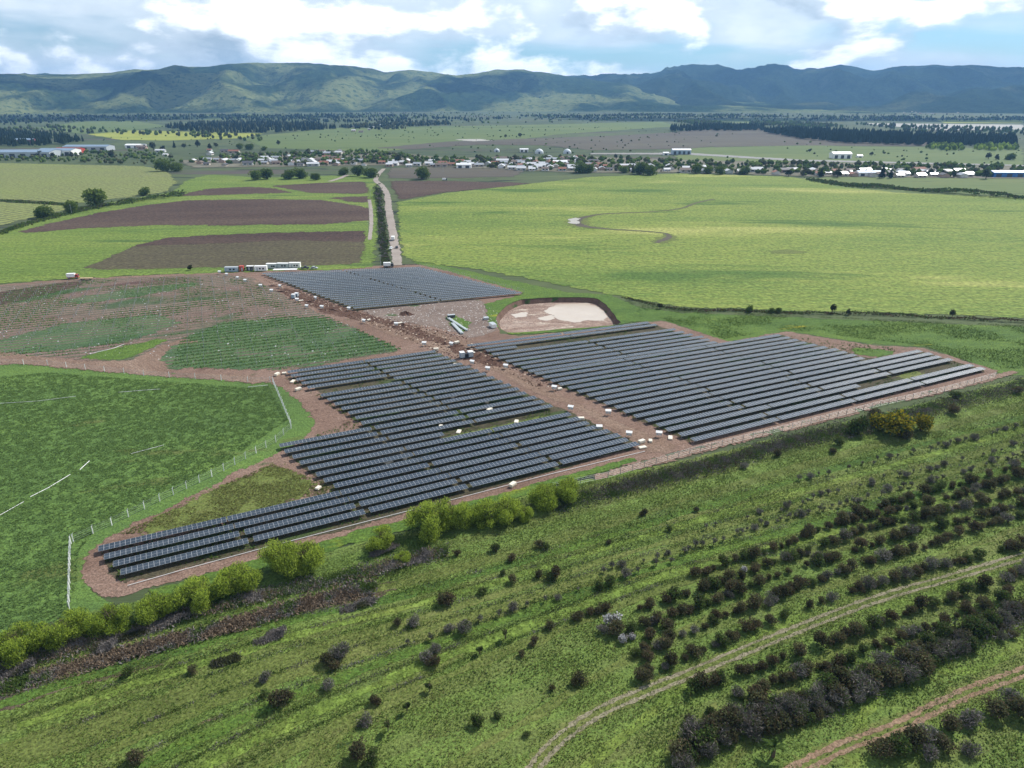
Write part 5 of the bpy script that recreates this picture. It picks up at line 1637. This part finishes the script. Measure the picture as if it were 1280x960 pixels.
for i_, s_ in enumerate(np.linspace(0.02, 1.0, 15)):
    if i_ % 2:
        c_ = slope_row(s_)
        thicket('weed_line', band([(p.x, p.y) for p in c_[::3]], 3.2, 5200, 300 + i_), 0.75, 0.13, 2.6, 0.3, [L_WEED, L_GREEN, L_WEED, L_PALE, L_GREY], 300 + i_, 4.0, hmin=0.05)


def tufts(name, px, n, s0, s1, mat, seed, patch=5.0, thr=0.45, z0=0.05):
    rs = np.random.default_rng(seed)
    P = scatter(W(px), n, rs)
    m = fbm(P[:, 0] / patch, P[:, 1] / patch, 3, seed)
    P = P[m + rs.normal(size=len(P)) * 0.08 > thr]
    n = len(P)
    # a spray of four upright blades each
    V, F = [], []
    for k in range(4):
        a = rs.random(n) * 6.28
        s = s0 + (s1 - s0) * rs.random(n) ** 2
        dx, dy = np.cos(a) * s, np.sin(a) * s
        w = s * 0.42
        z = np.full(n, z0)
        p0 = np.stack([P[:, 0] - dy / s * w, P[:, 1] + dx / s * w, z], 1)
        p1 = np.stack([P[:, 0] + dy / s * w, P[:, 1] - dx / s * w, z], 1)
        p2 = np.stack([P[:, 0] + dx * 0.9, P[:, 1] + dy * 0.9, z + s * (0.5 + 0.7 * rs.random(n))], 1)
        V.append(np.stack([p0, p1, p2], 1))
    V = np.concatenate(V, 1).reshape(-1, 3)
    o = mk(name, np_mesh(name, V, np.arange(len(V)).reshape(-1, 3), mat))
    return tag(o, kind='stuff')


FRV = [(-40, 820), (0, 800), (110, 768), (300, 720), (440, 684), (690, 612), (860, 578), (1110, 516), (1300, 470), (1300, 975), (-40, 975)]
tufts('grass', FRV, 230000, 0.07, 0.32, L_GRASS, 61, 6.0, 0.42, 0.1)
tufts('grass', FRV, 90000, 0.07, 0.3, L_GRASS2, 62, 9.0, 0.5, 0.1)
tufts('weeds', FRV, 40000, 0.12, 0.4, L_WEED, 63, 14.0, 0.54, 0.1)
tufts('grass', [(150, 668), (210, 640), (290, 602), (340, 580), (398, 600), (420, 615), (330, 640), (230, 665)], 9000, 0.1, 0.4, L_GRASS2, 70, 5.0, 0.45, 0.14)
tufts('lush_crop', [(-40, 475), (60, 466), (310, 485), (335, 482), (360, 525), (280, 580), (120, 662), (98, 690), (96, 730), (80, 775), (-40, 810)], 140000, 0.1, 0.36, L_LUSH, 64, 1.3, 0.44, 0.12)
tufts('site_weeds', [(350, 470), (545, 440), (690, 508), (800, 556), (440, 655), (150, 730), (125, 690), (400, 620), (350, 565), (440, 525)], 16000, 0.2, 0.6, L_WEED, 65, 9.0, 0.5, 0.12)
tufts('site_weeds', [(600, 440), (810, 405), (900, 430), (970, 418), (1150, 440), (1235, 465), (862, 555)], 16000, 0.2, 0.6, L_WEED, 66, 9.0, 0.5, 0.12)
tufts('meadow_grass', [(780, 376), (850, 388), (1300, 408), (1300, 460), (1240, 462), (1150, 432), (980, 412), (905, 424), (830, 400)], 30000, 0.1, 0.4, L_WEED, 67, 12.0, 0.48, 0.1)


def row_tufts(name, px, n, mat, seed, thr, s0=0.12, s1=0.45):
    """weeds that stand in the strips between the pile rows"""
    rs = np.random.default_rng(seed)
    P = scatter(W(px), n, rs)
    vv = P @ nn
    P = P + np.outer(np.round(vv / 4.25) * 4.25 + 2.1 + rs.normal(size=n) * 0.55 - vv, nn)
    m = fbm(P[:, 0] / 16, P[:, 1] / 16, 3, seed) + rs.normal(size=n) * 0.07
    P = P[m > thr]
    lump_mesh(name, P, s0, s1, mat, 0.16, 0.7, rs)


L_ROWW = leaf_mat('row_weed_leaf', (0.05, 0.1, 0.038), (0.125, 0.205, 0.064), 0.15, 0.0, 0.65)
row_tufts('pile_yard_weeds', [(215, 460), (225, 428), (280, 404), (345, 398), (405, 397), (440, 410), (503, 438), (430, 450), (355, 461), (280, 462)], 24000, L_ROWW, 69, 0.4)
row_tufts('pile_yard_weeds', [(-40, 446), (-40, 372), (100, 352), (280, 346), (318, 352), (430, 406), (345, 398), (280, 402), (190, 430), (100, 446)], 42000, L_ROWW, 74, 0.51)


# ------------------------------------------------------------------ distant woods, trees, town
def wood(name, px, n, h0, h1, mats, seed, conic=True, w=0.22):
    rs = np.random.default_rng(seed)
    P = scatter(W(px), n, rs)
    if name in ('far_wood', 'scattered_scrub') and n > 300:
        P = P[fbm(P[:, 0] / 170, P[:, 1] / 170, 3, seed) + rs.normal(size=len(P)) * 0.05 > 0.46]
    nk = 6
    V, F, mi = [], [], []
    a = np.arange(nk) * 2 * PI / nk
    for i, q in enumerate(P):
        h = h0 + (h1 - h0) * rs.random()
        r = h * w * (0.7 + 0.6 * rs.random())
        k = len(V)
        j = rs.random(nk) * 0.5 + 0.75
        prof = [(1.0, 0.15), (0.75, 0.5)] if conic else [(0.75, 0.15), (1.05, 0.6)]
        for rr, zz in prof:
            for t_ in range(nk):
                V.append((q[0] + r * rr * j[t_] * math.cos(a[t_]), q[1] + r * rr * j[t_] * math.sin(a[t_]), h * zz))
        V.append((q[0], q[1], h))
        for t_ in range(nk):
            t2 = (t_ + 1) % nk
            F += [(k + t_, k + t2, k + nk + t2), (k + t_, k + nk + t2, k + nk + t_), (k + nk + t_, k + nk + t2, k + 2 * nk)]
        mi += [int(rs.random() * len(mats))] * (3 * nk)
    o = mk(name, np_mesh(name, V, F, mats, mi))
    return tag(o, kind='stuff')


wood('pine_wood', [(-40, 181), (-40, 166), (30, 168), (80, 172), (108, 178), (60, 184), (0, 184)], 500, 12, 19, [L_CONE], 71)
wood('pine_wood', [(205, 160), (250, 155), (330, 154), (400, 156), (420, 162), (340, 167), (250, 168)], 900, 12, 20, [L_CONE, L_CONE, L_DARK], 72)
wood('pine_wood', [(955, 166), (990, 164), (1100, 170), (1200, 173), (1268, 176), (1270, 182), (1180, 183), (1060, 180), (1000, 174)], 1600, 15, 22, [L_CONE], 73)
wood('pine_wood', [(838, 162), (900, 160), (955, 160), (955, 164), (890, 164), (840, 165)], 350, 14, 22, [L_CONE], 74)
wood('far_wood', [(-100, 152), (0, 146), (200, 145), (420, 144), (560, 146), (640, 148), (600, 152), (420, 154), (250, 150), (100, 153), (-60, 160)], 2000, 9, 16, [L_DARK, L_TREE, L_CONE, L_CONE], 75, False, 0.3)
wood('far_wood', [(420, 160), (470, 155), (560, 154), (565, 158), (470, 164)], 500, 9, 15, [L_CONE, L_DARK], 76, False, 0.3)
wood('far_wood', [(620, 146), (860, 143), (1000, 146), (1290, 148), (1290, 151), (1120, 152), (1000, 152), (860, 150), (700, 149)], 1600, 9, 15, [L_DARK, L_CONE, L_TREE], 77, False, 0.3)
wood('far_wood', [(840, 153), (1000, 155), (1090, 160), (960, 161), (880, 158)], 700, 9, 16, [L_DARK, L_TREE], 78, False, 0.3)
wood('far_wood', [(1060, 155), (1290, 163), (1290, 170), (1150, 166)], 260, 9, 14, [L_DARK, L_TREE], 79, False, 0.3)
wood('bright_grove', [(1155, 186), (1170, 182), (1200, 183), (1205, 188), (1180, 189)], 80, 8, 12, [L_TREE, L_WILLOW], 80, False, 0.4)
wood('bright_grove', [(1215, 187), (1230, 183), (1270, 184), (1275, 188), (1240, 189)], 80, 8, 12, [L_TREE, L_WILLOW], 81, False, 0.4)
wood('far_wood', [(-60, 168), (60, 158), (200, 166), (330, 171), (330, 180), (200, 170), (60, 166)], 160, 8, 13, [L_TREE, L_DARK], 82, False, 0.4)
wood('scattered_scrub', [(-60, 160), (300, 158), (620, 156), (860, 162), (1290, 168), (1290, 206), (860, 200), (640, 190), (470, 196), (240, 200), (-60, 176)], 900, 1.5, 4.5, [L_GREEN, L_DARK, L_TREE], 83, False, 0.55)
wood('scattered_scrub', [(-60, 143), (620, 141), (1290, 144), (1290, 150), (620, 155), (-60, 152)], 1700, 5, 11, [L_DARK, L_TREE, L_CONE], 84, False, 0.4)
wood('town_greenery', [(225, 203), (300, 194), (470, 190), (560, 199), (720, 198), (900, 203), (1290, 209), (1290, 222), (1010, 220), (860, 215), (720, 215), (560, 208), (470, 206), (360, 208)], 1300, 3, 9, [L_GREEN, L_DARK, L_TREE, L_TREE], 85, False, 0.5)
wood('factory_greenery', [(-30, 196), (60, 190), (200, 190), (225, 203), (180, 206), (60, 204), (-30, 203)], 240, 3, 8, [L_GREEN, L_DARK, L_TREE], 86, False, 0.5)

# single trees one can pick out
TREES = [('B', 182, 244, 1.0, 'dark'), ('B', 121, 258, 1.5, ''), ('B', 205, 214, 1.7, ''), ('B', 222, 214, 1.4, ''), ('B', 322, 225, 1.3, ''), ('B', 334, 224, 1.2, ''), ('B', 361, 224, 1.3, ''), ('B', 376, 223, 1.3, ''), ('B', 395, 225, 0.9, ''), ('B', 528, 224, 1.55, ''), ('B', 464, 222, 1.5, ''), ('B', 447, 220, 1.2, ''), ('B', 430, 219, 1.1, ''),
         ('B', 55, 272, 1.2, ''), ('B', 90, 266, 1.0, ''), ('D', 498, 205, 1.5, ''), ('D', 600, 208, 1.0, ''), ('P', 791, 217, 1.35, ''), ('B', 725, 216, 1.5, ''), ('B', 735, 216, 1.2, ''), ('B', 800, 218, 1.5, ''), ('B', 812, 219, 1.4, ''), ('B', 780, 216, 1.0, ''), ('D', 770, 199, 1.0, ''),
         ('C', 1026, 221, 1.25, ''), ('D', 1047, 222, 1.5, ''), ('P', 1004, 220, 1.0, ''), ('C', 1102, 223, 1.5, ''), ('C', 1113, 223, 1.3, ''), ('C', 1132, 218, 0.9, ''), ('D', 1163, 219, 1.2, ''), ('D', 1178, 221, 1.1, ''), ('D', 1192, 222, 1.0, ''), ('D', 1232, 224, 1.4, ''), ('B', 900, 218, 1.0, ''), ('B', 930, 218, 1.2, ''), ('B', 870, 217, 1.2, ''), ('B', 885, 217, 1.1, ''), ('D', 985, 221, 1.2, ''), ('D', 1235, 199, 1.3, ''), ('D', 1245, 200, 1.2, ''), ('B', 1262, 200, 1.2, ''), ('D', 1089, 195, 0.9, ''), ('D', 1012, 190, 0.9, ''),
         ('D', 50, 197, 1.6, ''), ('D', 66, 197, 1.2, ''), ('D', 90, 197, 1.3, ''), ('D', 140, 197, 1.5, ''), ('D', 125, 195, 1.0, ''), ('D', 192, 188, 1.7, ''), ('D', 204, 189, 1.5, ''), ('C', 218, 185, 1.2, ''), ('D', 230, 185, 1.4, ''), ('D', 247, 184, 1.6, ''), ('D', 262, 187, 1.4, ''), ('D', 270, 184, 1.4, ''), ('B', 300, 186, 1.2, ''), ('B', 312, 187, 1.3, ''), ('D', 348, 181, 1.4, ''), ('B', 330, 188, 0.9, ''), ('D', 296, 200, 1.1, ''), ('D', 385, 193, 1.2, ''), ('D', 368, 200, 1.1, ''), ('D', 238, 338, 0.45, ''), ('B', 937, 390, 0.45, ''), ('B', 965, 391, 0.35, ''), ('D', 1040, 391, 0.5, ''), ('B', 973, 391, 0.35, ''), ('D', 1190, 396, 0.4, ''), ('D', 825, 386, 0.4, ''), ('D', 1060, 394, 0.35, ''), ('D', 650, 172, 1.3, ''), ('D', 632, 172, 1.1, '')]
cn = {}
for c, x, y, s, _ in sorted(TREES, key=lambda q: q[1]):
    kd, nm, word = {'B': (K_BROAD, 'broadleaf_tree', 'leafy green tree'), 'D': (K_BROADD, 'dark_tree', 'dark dense tree'), 'C': (K_CONE, 'conifer_tree', 'dark pointed conifer'), 'P': (K_POPLAR, 'poplar_tree', 'tall narrow dark poplar')}[c]
    cn[c] = cn.get(c, 0) + 1
    plant(nm, kd, G(x, y).xy, s * (0.9 if c != 'B' else 1.45 if y < 300 else 0.95), '%s on the plain, %s such from the left' % (word, nth(cn[c])), 'tree', 'single trees on the plain')

# houses
HW = tint_mat('house_wall', [(0.62, 0.6, 0.56), (0.45, 0.4, 0.34), (0.7, 0.7, 0.7), (0.4, 0.28, 0.22), (0.5, 0.52, 0.5)])
ROOFS = [('white-roofed', plain_mat('white_roof', (0.6, 0.61, 0.62), 0.5, 0, 0.3)), ('grey-roofed', plain_mat('zinc_roof', (0.4, 0.42, 0.44), 0.4, 0.2, 0.4)), ('rust-roofed', plain_mat('rust_roof', (0.26, 0.11, 0.07), 0.8, 0, 0.5)), ('brown-roofed', plain_mat('brown_roof', (0.16, 0.12, 0.1), 0.8, 0, 0.4)), ('dark-roofed', plain_mat('slate_roof', (0.09, 0.09, 0.1), 0.7, 0, 0.4))]


def house_meshes(L, D, h, rise, rm):
    wl = B().box(-L / 2, L / 2, -D / 2, D / 2, -0.3, h)
    for sx in (-1, 1):
        wl.face([(sx * L / 2, -D / 2, h), (sx * L / 2, D / 2, h), (sx * L / 2, 0, h + rise)][::sx])
    o = 0.5
    e = rise * o / (D / 2)
    rf = B()
    for sy in (-1, 1):
        q = [(-L / 2 - o, sy * (D / 2 + o), h - e), (L / 2 + o, sy * (D / 2 + o), h - e), (L / 2 + o, 0, h + rise + 0.02), (-L / 2 - o, 0, h + rise + 0.02)]
        rf.face(q[::-sy])
        rf.face([(x, y, z - 0.15) for x, y, z in q][::sy])
    op = B().box(-L * 0.35, -L * 0.12, -D / 2 - 0.05, -D / 2, 0.9, 2.1)
    op2 = B().box(L * 0.15, L * 0.38, -D / 2 - 0.05, -D / 2, 0.9, 2.1)
    dr = B().box(-0.5, 0.5, -D / 2 - 0.05, -D / 2, 0, 2.1)
    return wl.mesh('wall', HW), rf.mesh('roof', rm), op.mesh('window', M_GLASSD), op2.mesh('window', M_GLASSD), dr.mesh('door', M_WOOD)


HV = [[house_meshes(L, D, h, r_, rm) for L, D, h, r_ in ((9, 7, 2.8, 1.6), (12, 8, 3.0, 1.9), (7.5, 6.5, 2.6, 1.3), (15, 8, 3.2, 1.6))] for _, rm in ROOFS]
BELT = [([(232, 203), (300, 197), (400, 196), (480, 197), (480, 207), (380, 208), (250, 208)], 46), ([(380, 190), (430, 190), (440, 194), (390, 195)], 8), ([(470, 203), (560, 203), (720, 204), (720, 215), (640, 213), (560, 209), (480, 209)], 58), ([(600, 199), (735, 198), (760, 203), (620, 204)], 20), ([(725, 207), (900, 212), (1010, 214), (1010, 220), (860, 216), (730, 214)], 40), ([(1010, 215), (1120, 214), (1290, 218), (1290, 223), (1120, 222), (1010, 220)], 40), ([(430, 160), (480, 157), (470, 165), (420, 168)], 8), ([(170, 182), (330, 190), (300, 195), (180, 200)], 9), ([(1090, 139.5), (1280, 139), (1280, 142), (1100, 143)], 14)]
HP = []
for poly, n_ in BELT:
    WP = W(poly)
    got = 0
    for tr in range(900):
        q = scatter(WP, 1)[0]
        if all((q[0] - a) ** 2 + (q[1] - b) ** 2 > 12.5 ** 2 for a, b in HP) and not (abs(q[0] - G(1257, 221).x) < 34 and abs(q[1] - G(1257, 221).y) < 45):
            HP.append((q[0], q[1]))
            got += 1
            if got == n_:
                break
HP.sort(key=lambda q: q[0] / q[1])
cn = {}
for x, y in HP:
    ci = random.choices(range(5), (32, 26, 13, 16, 13))[0]
    cn[ci] = cn.get(ci, 0) + 1
    m4 = HV[ci][random.choices(range(4), (4, 3, 3, 2))[0]]
    r = mk('house', None, None, (x, y, 0.4), rad(random.choice((0, 8, -6, 90, 85, 4))), random.uniform(1.0, 1.35))
    tag(r, 'small %s house in the town strip, %s such from the left' % (ROOFS[ci][0], nth(cn[ci])), 'house', 'houses of the town strip')
    for nm, me in zip(('wall', 'roof', 'window', 'window', 'door'), m4):
        mk(nm, me, r)
print('houses', len(HP))


def hall(px, L, D, h, rise, wall, roof, label, rz=0.0, bays=0, cat='building', name='warehouse'):
    g = G(*px)
    r = tag(mk(name, None, None, (g.x, g.y, 0.4), rz), label, cat)
    a = house_meshes(L, D, h, rise, roof)
    w_ = a[0]
    w_.materials.clear()
    w_.materials.append(wall)
    mk('wall', w_, r)
    mk('roof', a[1], r)
    for i in range(bays):
        x = -L / 2 + (i + 0.5) * L / bays
        mk('door', B().box(x - L / bays * 0.25, x + L / bays * 0.25, -D / 2 - 0.08, -D / 2, 0, h * 0.7).mesh('door', M_DARK), r)
    return r


M_BROOF = plain_mat('blue_grey_roof', (0.2, 0.28, 0.37), 0.5, 0.1, 0.3)
M_BLUEROOF = plain_mat('blue_roof', (0.03, 0.15, 0.42), 0.5, 0, 0.2)
M_WROOF = plain_mat('bright_white_roof', (0.85, 0.85, 0.85), 0.5, 0, 0.1)
hall((32, 196), 110, 45, 9, 3, M_GREY, M_BROOF, 'long pale blue-grey factory hall at the left picture edge', rad(2), 6)
hall((75, 194), 62, 34, 9, 3, M_WHITE, M_BROOF, 'white-walled factory hall right of the long blue-grey one', rad(0), 4)
hall((88, 191), 46, 24, 7, 2.5, M_RED, plain_mat('red_roof', (0.25, 0.06, 0.045), 0.7), 'red factory shed between the pale halls', rad(2), 3)
hall((112, 188), 85, 34, 8, 2.5, M_GREY, M_BROOF, 'long blue-grey roofed factory hall furthest right in the factory', rad(1), 5)
hall((168, 185), 30, 16, 6, 2, M_WHITE, M_WROOF, 'bright white hall right of the factory', rad(0), 2)
hall((33, 180), 40, 20, 9, 3, plain_mat('maroon_wall', (0.2, 0.07, 0.07), 0.8), M_BROOF, 'maroon factory building behind the halls under the pines', rad(0), 2)
hall((10, 138), 190, 60, 9, 3, M_WHITE, M_WROOF, 'far white hall under the hills at the left picture edge', 0, 3)
hall((1050, 198), 32, 18, 8, 3, M_WHITE, M_WROOF, 'white hall alone on the field right of centre', rad(0), 3)
hall((1074, 197), 9, 8, 3, 2, M_WHITE, M_WROOF, 'little white shed right of the lone white hall', 0, 1, 'shed', 'shed')
hall((851, 193), 34, 16, 8, 2, M_BLUE, M_WROOF, 'pale blue-walled hall beside the highway', rad(0), 4)
hall((832, 194), 10, 8, 4, 1.5, M_WHITE, M_WROOF, 'small white shed left of the pale blue hall', 0, 1, 'shed', 'shed')
hall((1257, 221), 42, 16, 6, 2, M_BLUEROOF, M_BLUEROOF, 'bright blue hall at the right end of town', rad(-2), 3)
hall((1085, 220), 34, 14, 5, 2, M_WHITE, M_BROOF, 'grey-roofed hall left of the tall conifers', rad(3), 3)
hall((700, 206), 22, 10, 5, 1.8, M_WHITE, M_WROOF, 'white shed in mid town below the domes', rad(2), 2, 'shed', 'shed')
hall((580, 210), 22, 10, 5, 1.8, M_WHITE, M_WROOF, 'white shed in town above the brown field', rad(-2), 2, 'shed', 'shed')
hall((655, 190), 16, 8, 5, 1.5, M_WHITE, M_WROOF, 'small white hall left of the first dome', 0, 2, 'shed', 'shed')
for i, (x, y, R_) in enumerate([(674, 192, 8.0), (709, 192, 7.6), (621, 190, 5.5)]):
    g = G(x, y)
    r = tag(mk('storage_dome', None, None, (g.x, g.y, 0.4)), ['pale round storage dome behind mid town, left of the big pair', 'pale round storage dome behind mid town, right of the big pair', 'smaller pale storage dome on the pasture, far left of the pair'][i], 'dome', 'storage domes')
    mk('shell', B().lathe([(R_, -0.3), (R_, 1.5)] + [(R_ * math.cos(k * PI / 16), 1.5 + R_ * 0.85 * math.sin(k * PI / 16)) for k in range(1, 8)] + [(0.4, 1.5 + R_ * 0.85)], 20).mesh('shell', plain_mat('dome_shell', (0.6, 0.63, 0.65), 0.6)), r)
    mk('hatch', B().lathe([(0.9, R_ * 0.85 + 1.3), (0.9, R_ * 0.85 + 2.2), (0.3, R_ * 0.85 + 2.5)], 10).mesh('hatch', M_GREY), r)
    mk('door', B().box(-1.6, 1.6, -R_ - 0.25, -R_ + 0.6, 0, 3.2).mesh('door', M_DARK), r)

# ------------------------------------------------------------------ haze over the whole valley
mh, t = new_mat('valley_haze')
pv = t.n('VolumePrincipled')
pv.inputs['Color'].default_value = (0.27, 0.57, 1.0, 1)
pv.inputs['Density'].default_value = 6.2e-5
pv.inputs['Anisotropy'].default_value = 0.2
t.t.links.new(pv.outputs[0], t.n('OutputMaterial').inputs['Volume'])
hb = B().box(-OUT - 300, OUT + 300, -600, OUT + 300, -6, 540)
tag(mk('haze', hb.mesh('haze', mh)), kind='stuff')


# ------------------------------------------------------------------ broken cumulus above the valley, whose shadows drift over hills and fields
m_c, t = new_mat('cumulus')
t.t.links.new(t.n('BsdfDiffuse', Color=(0.9, 0.9, 0.9)).outputs[0], t.n('OutputMaterial').inputs[0])


def cloud(target, rx, ry, seed, alt=1750.0):
    """a flat-bottomed heap of cloud standing sunward of the ground point it shades"""
    rs = np.random.default_rng(seed)
    nu, nv = 56, 18
    V, F = [], []
    for i in range(nv + 1):
        la = -PI / 2 + PI * i / nv
        for j in range(nu):
            lo = 2 * PI * j / nu
            V.append((math.cos(la) * math.cos(lo), math.cos(la) * math.sin(lo), math.sin(la)))
    V = np.array(V)
    ang = np.arctan2(V[:, 1], V[:, 0])
    ph = rs.random(6) * 6.28
    k = 1 + sum(0.3 / (m + 1) ** 0.7 * np.sin((m + 2) * ang + ph[m]) for m in range(6))
    k += (fbm(V[:, 0] * 4 + 9, V[:, 1] * 4 + V[:, 2] * 3 + seed, 4, seed) - 0.5) * 0.5
    V = V * k[:, None] * np.array([rx, ry, 150.0])
    V[:, 2] = np.where(V[:, 2] < 0, V[:, 2] * 0.2, V[:, 2])
    for i in range(nv):
        for j in range(nu):
            j2 = (j + 1) % nu
            F.append((i * nu + j, i * nu + j2, (i + 1) * nu + j2, (i + 1) * nu + j))
    p = Vector(target) + SUN_DIR * ((alt - target[2]) / SUN_DIR.z)
    o = mk('cloud', np_mesh('cloud', V, F, m_c, smooth=True), None, p, rs.random() * 0.6 - 0.3)
    tag(o, kind='structure')


def along(x, dist, z):
    a = math.atan2((x - 640) / FPX, CP + 0.38 * SP)
    return (dist * math.sin(a), dist * math.cos(a), z)


cloud(along(205, 6200, 180), 520, 420, 1)
cloud(along(40, 6400, 150), 380, 260, 8)
cloud(along(600, 6200, 140), 330, 300, 3)
cloud(along(960, 8300, 250), 900, 620, 4)
cloud(along(1180, 8200, 250), 800, 560, 5)
cloud(along(760, 8600, 300), 420, 300, 9)
cloud(tuple(G(150, 148)), 900, 420, 10)
cloud(tuple(G(1100, 150)), 1200, 300, 11)
